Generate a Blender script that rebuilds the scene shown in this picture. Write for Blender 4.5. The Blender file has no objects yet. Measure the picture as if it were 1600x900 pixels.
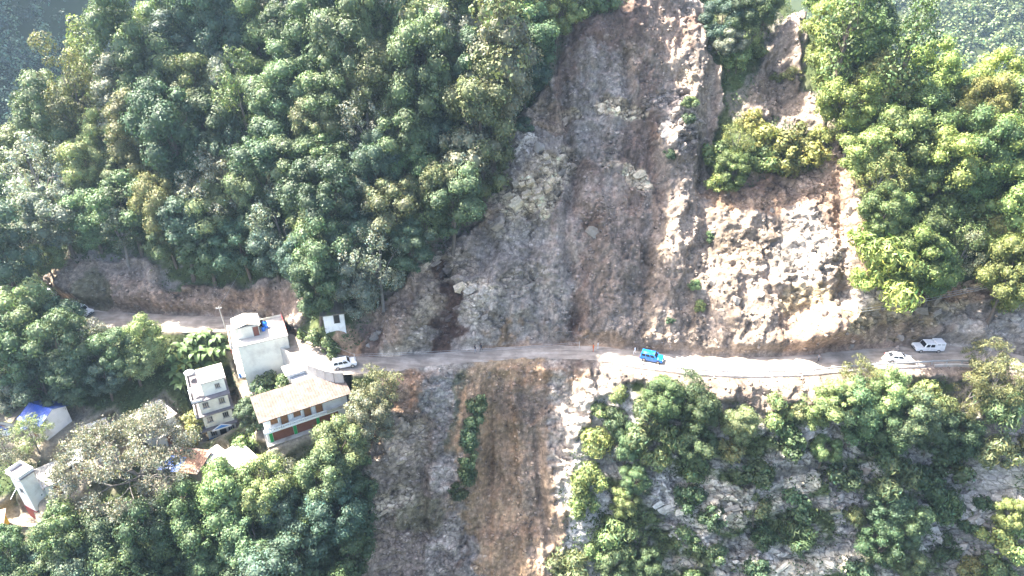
import bpy, bmesh, math, random
import numpy as np
from mathutils import Vector, Matrix

# ------------------------------------------------------------------ camera, sky, sun, exposure
scene = bpy.context.scene
COL = scene.collection
PITCH = math.radians(31.0)
CAM = np.array([0.0, 0.0, 70.0])
FPX = 1067.0                                   # focal length in photo pixels (1600 wide)
cam_data = bpy.data.cameras.new('camera')
cam_data.sensor_width = 36.0
cam_data.lens = 36.0 * FPX / 1600.0
cam_data.clip_start = 0.5
cam_data.clip_end = 8000.0
cam = bpy.data.objects.new('camera', cam_data)
cam.location = CAM
cam.rotation_euler = (math.radians(90) - PITCH, 0, 0)
COL.objects.link(cam)
scene.camera = cam

SUN_DIR = Vector((-0.60, 0.26, 0.90)).normalized()      # towards the sun: behind the slope, over the forested spur
sun_el = math.asin(SUN_DIR.z)
sun_az = math.atan2(SUN_DIR.x, SUN_DIR.y)
world = bpy.data.worlds.new('World')
scene.world = world
world.use_nodes = True
wn = world.node_tree.nodes
wl = world.node_tree.links
wn.clear()
sky = wn.new('ShaderNodeTexSky')
sky.sky_type = 'NISHITA'
sky.sun_disc = False
sky.sun_elevation = sun_el
sky.sun_rotation = sun_az
sky.air_density = 0.85
sky.dust_density = 4.0
sky.ozone_density = 1.0
bg = wn.new('ShaderNodeBackground')
bg.inputs['Strength'].default_value = 0.115
wo = wn.new('ShaderNodeOutputWorld')
wl.new(sky.outputs[0], bg.inputs[0])
wl.new(bg.outputs[0], wo.inputs[0])
sl = bpy.data.lights.new('sun', 'SUN')
sl.energy = 4.8
sl.angle = math.radians(0.5)
sl.color = (1.0, 0.945, 0.85)
so = bpy.data.objects.new('sun', sl)
so.rotation_euler = SUN_DIR.to_track_quat('Z', 'Y').to_euler()
so.location = (-200, 150, 300)
COL.objects.link(so)

scene.view_settings.view_transform = 'Standard'
scene.view_settings.look = 'None'
scene.view_settings.exposure = 2.85
scene.view_settings.gamma = 1.0
scene.view_settings.use_curve_mapping = False
scene.render.engine = 'CYCLES'
scene.cycles.max_bounces = 6
scene.cycles.diffuse_bounces = 3
scene.cycles.glossy_bounces = 2
scene.cycles.transmission_bounces = 3
scene.cycles.volume_bounces = 0
scene.cycles.transparent_max_bounces = 4
scene.cycles.use_denoising = True

R = math.radians
rng = np.random.default_rng(7)
random.seed(7)

# ------------------------------------------------------------------ survey helpers
CP, SP = math.cos(PITCH), math.sin(PITCH)
def ray(u, v):
    a = (u - 800.0) / FPX
    b = -(v - 450.0) / FPX
    return np.array([a, CP + b * SP, -SP + b * CP])
def up(u, v, z):
    """the point at height z that is sighted at (u, v)"""
    d = ray(u, v)
    t = (z - CAM[2]) / d[2]
    return CAM + d * t
def project(P):
    P = np.asarray(P, float)
    q = P - CAM
    dep = q[..., 1] * CP - q[..., 2] * SP
    h = q[..., 1] * SP + q[..., 2] * CP
    return 800 + FPX * q[..., 0] / dep, 450 - FPX * h / dep, dep

# ------------------------------------------------------------------ noise
_pr = np.random.default_rng(11)
_perm = _pr.permutation(4096).astype(np.int64)
_gr = _pr.uniform(0, 2 * np.pi, 4096)
_gx, _gy = np.cos(_gr), np.sin(_gr)
_rv = _pr.random(4096)
def _hash(i, j, s):
    return _perm[(_perm[(_perm[i & 4095] + j) & 4095] + s * 131) & 4095]
def perlin(x, y, seed=0):
    x = np.asarray(x, float); y = np.asarray(y, float)
    xi = np.floor(x).astype(np.int64); yi = np.floor(y).astype(np.int64)
    xf = x - xi; yf = y - yi
    def g(di, dj):
        h = _hash(xi + di, yi + dj, seed)
        return _gx[h] * (xf - di) + _gy[h] * (yf - dj)
    w = xf * xf * xf * (xf * (xf * 6 - 15) + 10)
    t = yf * yf * yf * (yf * (yf * 6 - 15) + 10)
    a = g(0, 0) * (1 - w) + g(1, 0) * w
    b = g(0, 1) * (1 - w) + g(1, 1) * w
    return (a * (1 - t) + b * t) * 1.5
def fbm(x, y, octs=4, seed=0, gain=0.5, lac=2.03):
    s = 0.0; a = 1.0; n = 0.0
    for o in range(octs):
        s = s + a * perlin(x * lac ** o + 17.3 * o, y * lac ** o - 9.1 * o, seed + o)
        n += a; a *= gain
    return s / n
def ridged(x, y, octs=4, seed=0):
    s = 0.0; a = 1.0; n = 0.0
    for o in range(octs):
        s = s + a * (1 - 2 * np.abs(perlin(x * 2.1 ** o + 5.7 * o, y * 2.1 ** o + 3.1 * o, seed + o)))
        n += a; a *= 0.5
    return s / n
def worley(x, y, seed=0):
    """F1, F2, random value of the nearest cell, offset to its centre"""
    xi = np.floor(x).astype(np.int64); yi = np.floor(y).astype(np.int64)
    f1 = np.full(x.shape, 9.0); f2 = np.full(x.shape, 9.0)
    cid = np.zeros(x.shape); ox = np.zeros(x.shape); oy = np.zeros(x.shape)
    for di in (-1, 0, 1):
        for dj in (-1, 0, 1):
            h = _hash(xi + di, yi + dj, seed)
            px = xi + di + _rv[h]; py = yi + dj + _rv[(h * 7 + 13) & 4095]
            d = np.hypot(px - x, py - y)
            m = d < f1
            f2 = np.where(m, f1, np.minimum(f2, d))
            cid = np.where(m, _rv[(h * 3 + 5) & 4095], cid)
            ox = np.where(m, x - px, ox); oy = np.where(m, y - py, oy)
            f1 = np.where(m, d, f1)
    return f1, f2, cid, ox, oy
def sstep(a, b, x):
    t = np.clip((x - a) / (b - a), 0, 1)
    return t * t * (3 - 2 * t)

# ------------------------------------------------------------------ the slope: a sheet of heights over a plane tilted 50 degrees
TH = R(50.0)
CT, ST = math.cos(TH), math.sin(TH)
OY = 96.0
def to_xsn(P):
    P = np.asarray(P, float)
    dy = P[..., 1] - OY; z = P[..., 2]
    return P[..., 0], dy * CT + z * ST, -dy * ST + z * CT
def from_xsn(X, S, N):
    return np.stack([X, OY + S * CT - N * ST, S * ST + N * CT], -1)

# road centre line as sighted: u, v, height, width
ROAD = np.array([
 (-330, 400, 2, 5.5), (-150, 415, 1.5, 5.5), (0, 432, 1, 5.5), (45, 452, 1, 5.5), (75, 474, .6, 5.5), (105, 488, .4, 5.5), (150, 497, .2, 5.5), (210, 501, 0, 5.5), (280, 505, 0, 5.5),
 (350, 506, 0, 5), (385, 507, 0, 4.6), (412, 513, 0, 4.4), (432, 523, 0, 4.4), (452, 536, 0, 5), (490, 556, -.2, 5.8), (535, 569, -.5, 5.5), (580, 570, -1, 4.8),
 (640, 565, -1.8, 4.2), (700, 559, -2.5, 4.0), (770, 553, -3, 4.0), (850, 549, -3, 4.0), (930, 551, -2.8, 4.4), (1000, 560, -2.5, 4.8),
 (1080, 568, -2.1, 5.0), (1160, 571, -1.7, 5.0), (1240, 569, -1.2, 5.0), (1320, 562, -.8, 5.2), (1400, 556, -.4, 5.6),
 (1470, 553, -.1, 5.4), (1540, 558, 0, 5.0), (1600, 566, 0, 5), (1700, 585, 0, 5), (1850, 610, 0, 5), (2000, 640, 0, 5)], float)
_rp = np.array([up(u, v, z) for u, v, z, w in ROAD])
RX, RY, RZ, RW = _rp[:, 0], _rp[:, 1], _rp[:, 2], ROAD[:, 3]
def pchip(x, xp, yp):
    h = np.diff(xp); d = np.diff(yp) / h
    m = np.zeros_like(yp)
    m[0], m[-1] = d[0], d[-1]
    for i in range(1, len(xp) - 1):
        if d[i - 1] * d[i] > 0:
            m[i] = 2 * d[i - 1] * d[i] / (d[i - 1] + d[i])
    i = np.clip(np.searchsorted(xp, x) - 1, 0, len(xp) - 2)
    t = (x - xp[i]) / h[i]
    t = np.clip(t, 0, 1)
    return (yp[i] * (1 + 2 * t) * (1 - t) ** 2 + m[i] * h[i] * t * (1 - t) ** 2 + yp[i + 1] * t * t * (3 - 2 * t) + m[i + 1] * h[i] * t * t * (t - 1))
def road_at(x):
    return pchip(x, RX, RY), pchip(x, RX, RZ), np.interp(x, RX, RW)

X0, X1, S0, S1, DX, DS = -138.0, 138.0, -64.0, 112.0, 0.30, 0.29
gx = np.arange(X0, X1, DX); gs = np.arange(S0, S1, DS)
NX, NS = len(gx), len(gs)
GX, GS = np.meshgrid(gx, gs, indexing='ij')

UB = [0, 2, 5, 10, 16, 24, 34, 46, 60, 80, 125]
UP = {
 -330: (60, 55, 40, 10, -20, -30, -30, -30, -30, -30),
    0: (64, 62, 50, 22, -15, -30, -30, -30, -30, -30),
  100: (66, 64, 58, 50, 48, 44, 0, -25, -30, -30),
  200: (66, 64, 58, 49, 48, 48, 44, 4, -20, -30),
  300: (68, 64, 57, 49, 49, 49, 48, 44, 0, -20),
  420: (70, 62, 56, 50, 50, 50, 50, 48, 42, 5),
  520: (58, 54, 52, 51, 51, 51, 51, 50, 46, 22),
  620: (60, 60, 58, 57, 55, 54, 51, 50, 46, 25),
  720: (60, 60, 60, 60, 58, 57, 53, 50, 46, 25),
  850: (57, 58, 60, 60, 60, 59, 59, 58, 48, 25),
  950: (52, 56, 58, 58, 58, 58, 60, 60, 50, 25),
 1050: (44, 45, 46, 46, 48, 52, 56, 58, 48, 25),
 1150: (42, 43, 43, 43, 44, 46, 50, 51, 45, 22),
 1250: (44, 47, 50, 46, 43, 44, 47, 49, 42, 15),
 1350: (60, 70, 70, 64, 46, 46, 46, 36, 0, -15),
 1450: (68, 72, 70, 60, 47, 45, 34, 0, -15, -20),
 1550: (66, 70, 68, 54, 46, 44, 14, -15, -20, -30),
 1650: (66, 70, 66, 52, 46, 36, -10, -20, -30, -30),
 1850: (66, 66, 62, 50, 44, 30, -5, -20, -30, -30)}
LB = [0, 2, 5, 10, 16, 24, 34, 50, 80]
LO = {
 -330: (45, 35, 26, 24, 26, 34, 42, 42),
  200: (45, 32, 26, 24, 28, 36, 45, 45),
  300: (60, 44, 28, 25, 26, 36, 46, 46),
  420: (70, 48, 32, 28, 30, 44, 52, 52),
  520: (70, 56, 44, 44, 46, 52, 56, 56),
  600: (66, 66, 62, 60, 60, 60, 60, 60),
  720: (72, 70, 66, 63, 63, 63, 63, 60),
  850: (74, 68, 63, 60, 58, 57, 57, 57),
  950: (52, 60, 66, 67, 67, 66, 66, 64),
 1100: (44, 50, 60, 67, 69, 68, 66, 64),
 1300: (46, 52, 62, 70, 71, 69, 66, 64),
 1500: (46, 54, 66, 69, 67, 65, 64, 62),
 1850: (46, 54, 66, 69, 67, 65, 64, 62)}
def base_profile():
    N = np.zeros((NX, NS))
    ry, rz, rw = road_at(gx)
    so_ = (ry - OY - rw / 2) * CT + rz * ST       # see below: on the bench z = rz
    N_in = np.zeros(NX)
    # bench end points in (S, N)
    def sn(y, z):
        return (y - OY) * CT + z * ST, -(y - OY) * ST + z * CT
    s_in, n_in = sn(ry + rw / 2, rz)
    s_out, n_out = sn(ry - rw / 2, rz)
    def cols(tab):
        us = np.array(sorted(tab)); 
        rx = np.interp(us, ROAD[:, 0], RX)
        return rx, np.array([tab[u] for u in us], float)
    cu, au = cols(UP); cl, al = cols(LO)
    angU = np.stack([np.interp(gx, cu, au[:, k]) for k in range(au.shape[1])], 1)
    angL = np.stack([np.interp(gx, cl, al[:, k]) for k in range(al.shape[1])], 1)
    # smooth across X
    k = np.hanning(25); k /= k.sum()
    def sm(a):
        p = np.pad(a, ((12, 12), (0, 0)), 'edge')
        return np.stack([np.convolve(p[:, j], k, 'valid') for j in range(a.shape[1])], 1)
    tU = np.tan(np.radians(sm(angU)) - TH); tL = np.tan(np.radians(sm(angL)) - TH)
    for i in range(NX):
        s = gs
        cumU = np.concatenate([[0], np.cumsum(tU[i] * np.diff(UB))])
        cumL = np.concatenate([[0], np.cumsum(tL[i] * np.diff(LB))])
        hi = n_in[i] + np.interp(s - s_in[i], UB, cumU)
        lo = n_out[i] - np.interp(s_out[i] - s, LB, cumL)
        mid = n_out[i] + (n_in[i] - n_out[i]) * (s - s_out[i]) / (s_in[i] - s_out[i])
        N[i] = np.where(s > s_in[i], hi, np.where(s < s_out[i], lo, mid))
    return N, s_in, s_out
NB, S_IN, S_OUT = base_profile()

def sample(A, X, S):
    fx = np.clip((np.asarray(X) - X0) / DX, 0, NX - 1.001); fs = np.clip((np.asarray(S) - S0) / DS, 0, NS - 1.001)
    i = fx.astype(int); j = fs.astype(int); a = fx - i; b = fs - j
    return (A[i, j] * (1 - a) * (1 - b) + A[i + 1, j] * a * (1 - b) + A[i, j + 1] * (1 - a) * b + A[i + 1, j + 1] * a * b)
_T = np.linspace(50, 190, 1100)
def hit(u, v, A=None, lift=0.0):
    """where the sight line (u, v) meets the slope (raised by lift metres)"""
    A = NB if A is None else A
    d = ray(u, v)
    P = CAM + d * _T[:, None]
    P[:, 2] -= lift
    x, s, n = to_xsn(P)
    g = n - sample(A, x, s)
    k = np.argmax(g < 0)
    if g[k] >= 0:                     # passes over the crest: stand it where the line comes closest
        k = int(np.argmin(g)); q = P[k]
        x, s, n = to_xsn(q)
        return from_xsn(x, s, sample(A, x, s))
    t = _T[k - 1] + (_T[k] - _T[k - 1]) * g[k - 1] / (g[k - 1] - g[k] + 1e-9) if k > 0 else _T[0]
    q = CAM + d * t
    q[2] -= lift
    return q
def hxs(u, v, A=None):
    x, s, n = to_xsn(hit(u, v, A))
    return float(x), float(s)
PPM = 9.0    # photo pixels per metre on the slope, about
def blob_xs(u, v, ru, rv, rot=0.0, A=None):
    x, s = hxs(u, v, A)
    return x, s, ru / PPM, rv / PPM, R(rot)
def blob(X, S, b):
    """1 at the centre, 0 at the rim of an ellipse, linear in radius (values below 0 outside)"""
    x, s, rx, rs, a = b
    dx, ds = X - x, S - s
    p = dx * math.cos(a) + ds * math.sin(a); q = -dx * math.sin(a) + ds * math.cos(a)
    return 1 - np.sqrt((p / rx) ** 2 + (q / rs) ** 2)
def poly_sd(X, S, pts):
    """signed distance in metres to a polygon in slope coordinates, positive inside"""
    d = np.full(X.shape, 1e9); ins = np.zeros(X.shape, bool)
    n = len(pts)
    for i in range(n):
        (ax, ay), (bx, by) = pts[i], pts[(i + 1) % n]
        ex, ey = bx - ax, by - ay
        t = np.clip(((X - ax) * ex + (S - ay) * ey) / (ex * ex + ey * ey + 1e-9), 0, 1)
        d = np.minimum(d, np.hypot(X - ax - t * ex, S - ay - t * ey))
        c = ((ay > S) != (by > S)) & (X < ex * (S - ay) / (by - ay + 1e-12) + ax)
        ins ^= c
    return np.where(ins, d, -d)
def poly(pts):
    return [hxs(u, v) for u, v in pts]

# --- large relief of the slope: sighted centre, radii, turn, height in metres
BUMPS = [
 (884, 180, 10, 70, 6, -2.6), (898, 290, 12, 60, -10, -3.0), (886, 400, 10, 60, 9, -2.4), (900, 495, 12, 40, -8, -1.8), (955, 420, 26, 110, 10, 2.2), (868, 450, 22, 70, 0, 1.8), (1020, 250, 12, 80, 12, -2.2), (1012, 400, 10, 80, -4, -2.0), (780, 460, 50, 50, 0, 1.8), (840, 290, 22, 40, -20, 2.0), (915, 90, 22, 50, 0, 1.4), (980, 120, 10, 90, 4, -1.8),
 (765, 740, 7, 150, 0, -1.6), (812, 700, 8, 160, 4, 1.2), (845, 760, 7, 150, 6, -1.5), (660, 760, 12, 120, -4, -1.6), (615, 700, 20, 60, 0, 1.6),
 (815, 245, 42, 50, 30, 2.6), (850, 300, 28, 60, 20, 2.2), (790, 330, 45, 45, 0, 1.2), (880, 250, 18, 60, 0, -1.6),
 (690, 425, 20, 20, 0, -2.0), (702, 495, 24, 44, 10, -2.0), (650, 500, 30, 60, -35, 1.6), (740, 480, 40, 40, 0, 1.0),
 (925, 150, 55, 110, 0, -2.5), (1000, 330, 50, 160, 8, -2.0), (965, 170, 34, 18, 0, 1.0), (990, 282, 32, 26, 0, 0.9),
 (1070, 190, 32, 60, -12, 3.4), (1045, 240, 26, 40, 0, 1.8), (1105, 250, 20, 130, -4, -3.0), (1085, 90, 22, 70, 0, 1.6),
 (1150, 60, 48, 90, 0, 3.6), (1215, 110, 40, 110, 16, -3.2), (1275, 110, 50, 120, 14, 1.6), (1220, 235, 110, 48, 8, 3.0), (1165, 250, 40, 60, 0, 1.4),
 (1040, 430, 22, 150, -10, 2.0), (1090, 470, 30, 120, -14, -1.4), (1150, 420, 55, 150, -10, .7), (1245, 405, 60, 90, -20, .9), (1290, 430, 24, 50, -25, 1.2),
 (1318, 380, 16, 130, -4, -2.6), (1345, 360, 22, 120, 0, 1.4), (1275, 480, 40, 12, 22, -.9), (1345, 470, 26, 18, 20, 1.0),
 (1290, 500, 30, 28, 0, 3.6), (1294, 522, 58, 26, 0, 3.4), (1230, 540, 60, 24, 0, 1.2), (1400, 520, 70, 16, 0, -1.6), (1420, 470, 80, 26, 10, 1.2),
 (1370, 440, 46, 55, 0, 1.8), (1520, 330, 80, 60, 0, 1.0), (1500, 525, 80, 22, 8, 1.4),
 (215, 470, 45, 36, -25, 2.8), (110, 445, 40, 50, 30, 2.0), (165, 450, 34, 40, 0, -1.2), (300, 450, 90, 22, 0, -1.0), (440, 470, 30, 44, -30, -2.0),
 (505, 520, 40, 26, 0, 2.4), (540, 545, 18, 24, 0, 1.0), (575, 500, 40, 60, -30, -1.4),
 (700, 625, 46, 36, 0, 1.0), (735, 690, 26, 110, -6, 1.5), (640, 700, 70, 100, 0, 0.8), (800, 720, 60, 200, 4, -2.6), (850, 620, 50, 40, 0, -1.0), (770, 830, 22, 90, 0, 1.4),
 (905, 760, 40, 170, 8, 3.0), (960, 620, 46, 60, 40, 1.6), (985, 800, 36, 120, 0, 2.6), (1040, 660, 70, 60, 0, 1.6), (1050, 820, 40, 100, 10, -1.8),
 (1130, 780, 70, 40, 28, 1.8), (1190, 830, 80, 16, 32, -2.0), (1240, 750, 60, 30, 20, -1.4), (1330, 650, 100, 40, 0, 2.0), (1260, 680, 50, 40, 0, -1.4),
 (1390, 800, 50, 120, 10, 2.4), (1480, 780, 60, 120, -8, -1.6), (1560, 700, 50, 90, 20, 2.6), (1590, 820, 40, 90, 0, 2.2), (1280, 885, 70, 20, 10, 1.8), (1180, 890, 40, 20, 0, 1.2),
 (430, 820, 120, 90, 0, 2.0), (540, 760, 40, 120, 10, 1.6), (300, 860, 120, 60, 0, 1.0), (60, 860, 100, 60, 0, -1.5)]
_nb0 = NB.copy()
for u, v, ru, rv, rot, h in BUMPS:
    b = blob_xs(u, v, ru * 1.55, rv * 1.55, rot, _nb0)
    rr = max(b[2], b[3])
    i0, i1 = np.searchsorted(gx, (b[0] - rr, b[0] + rr)); j0, j1 = np.searchsorted(gs, (b[1] - rr, b[1] + rr))
    if i1 - i0 < 2 or j1 - j0 < 2: continue
    q_ = np.s_[i0:i1, j0:j1]
    m = np.clip(blob(GX[q_], GS[q_], b), 0, 1)
    NB[q_] += h * m * m * (3 - 2 * m)

_out = np.maximum(GS - S_IN[:, None], S_OUT[:, None] - GS)
NB = _nb0 + (NB - _nb0) * sstep(0.0, 3.0, _out)
# --- what covers the slope where
WX = fbm(GX / 5.0, GS / 5.0, 4, 21) * 2.6; WS = fbm(GX / 5.0 + 40, GS / 5.0, 4, 31) * 2.6     # wavering outlines
AX, AS = GX + WX, GS + WS
SCAR = poly([(548, 566), (560, 530), (598, 480), (640, 436), (690, 395), (745, 345), (785, 292), (762, 262), (790, 205), (835, 160), (866, 105), (885, 55), (930, 28), (985, 2), (1000, -30), (1085, -30),
 (1098, 40), (1108, 90), (1128, 140), (1128, 180), (1108, 225), (1104, 270), (1120, 300), (1180, 285), (1290, 270), (1300, 235), (1262, 200), (1215, 186), (1160, 186), (1180, 120), (1200, 70), (1248, 12), (1252, 60), (1246, 110), (1268, 160), (1292, 208),
 (1325, 245), (1348, 300), (1350, 360), (1340, 425), (1378, 458), (1418, 440), (1500, 452), (1600, 462), (1720, 480), (1720, 600), (1600, 600), (1490, 590), (1380, 590), (1300, 630), (1180, 640), (1080, 600), (990, 600), (930, 620), (905, 680), (880, 760), (880, 860), (860, 1000),
 (560, 1000), (560, 880), (590, 800), (575, 720), (600, 650), (600, 590)])
BANK = poly([(70, 440), (105, 408), (150, 410), (190, 405), (235, 402), (262, 455), (330, 452), (420, 440), (470, 430), (490, 480), (470, 530), (380, 520), (260, 505), (160, 505), (90, 490)])
LEDGE = poly([(515, 500), (560, 510), (560, 560), (470, 560), (460, 530), (500, 530)])
d_scar = poly_sd(AX, AS, SCAR); d_bank = poly_sd(AX, AS, BANK)
bare = np.maximum(sstep(-0.5, 0.5, d_scar), sstep(-0.6, 0.6, d_bank))
ryg, rzg, rwg = road_at(gx)
s_mid = (ryg - OY) * CT + rzg * ST
DROAD = GS - s_mid[:, None]                          # up-slope distance from the road's middle
on_shelf = np.clip(1 - np.maximum(np.maximum(DROAD - (S_IN - s_mid)[:, None], (S_OUT - s_mid)[:, None] - DROAD), 0) / 0.7, 0, 1)
bare = np.maximum(bare, on_shelf)
xr, _sr = hxs(905, 700)
cliff = sstep(0, 3, (S_OUT[:, None] - 4.0 - GS)) * sstep(xr - 1, xr + 2, AX)           # the wooded cliff under the road
moss = sstep(-0.10, 0.22, fbm(GX / 7.0, GS / 4.5, 5, 61) + 0.05)

ALB = np.zeros((NX, NS, 3))
n1 = fbm(GX / 3.0, GS / 3.0, 5, 71)[..., None]
ALB[:] = np.array([0.055, 0.07, 0.028]) + np.clip(n1, -.4, .4) * np.array([0.03, 0.02, 0.012])
rock = np.zeros((NX, NS))      # blocky rock
rill = np.zeros((NX, NS))      # washed soil
def lay(m, col, alpha=1.0):
    ALB[:] = ALB * (1 - (m * alpha)[..., None]) + np.array(col) * (m * alpha)[..., None]
C = dict(soil=(.175, .135, .108), red=(.135, .095, .078), darkred=(.07, .042, .034), grey=(.235, .215, .2), rubble=(.19, .168, .15), blue=(.25, .245, .235), cream=(.47, .41, .31),
 talus=(.185, .16, .135), tan=(.25, .185, .122), orange=(.29, .19, .12), white=(.42, .395, .36), olive=(.3, .255, .165), pink=(.235, .18, .142), black=(.05, .043, .035), moss=(.06, .08, .026), dry=(.27, .225, .175))
lay(bare, C['rubble'])
lay(cliff * (1 - bare), (.25, .23, .195))
rock = np.maximum(rock, cliff * 0.8)
lay(cliff * (1 - bare) * moss, C['moss'], .92)
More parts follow.
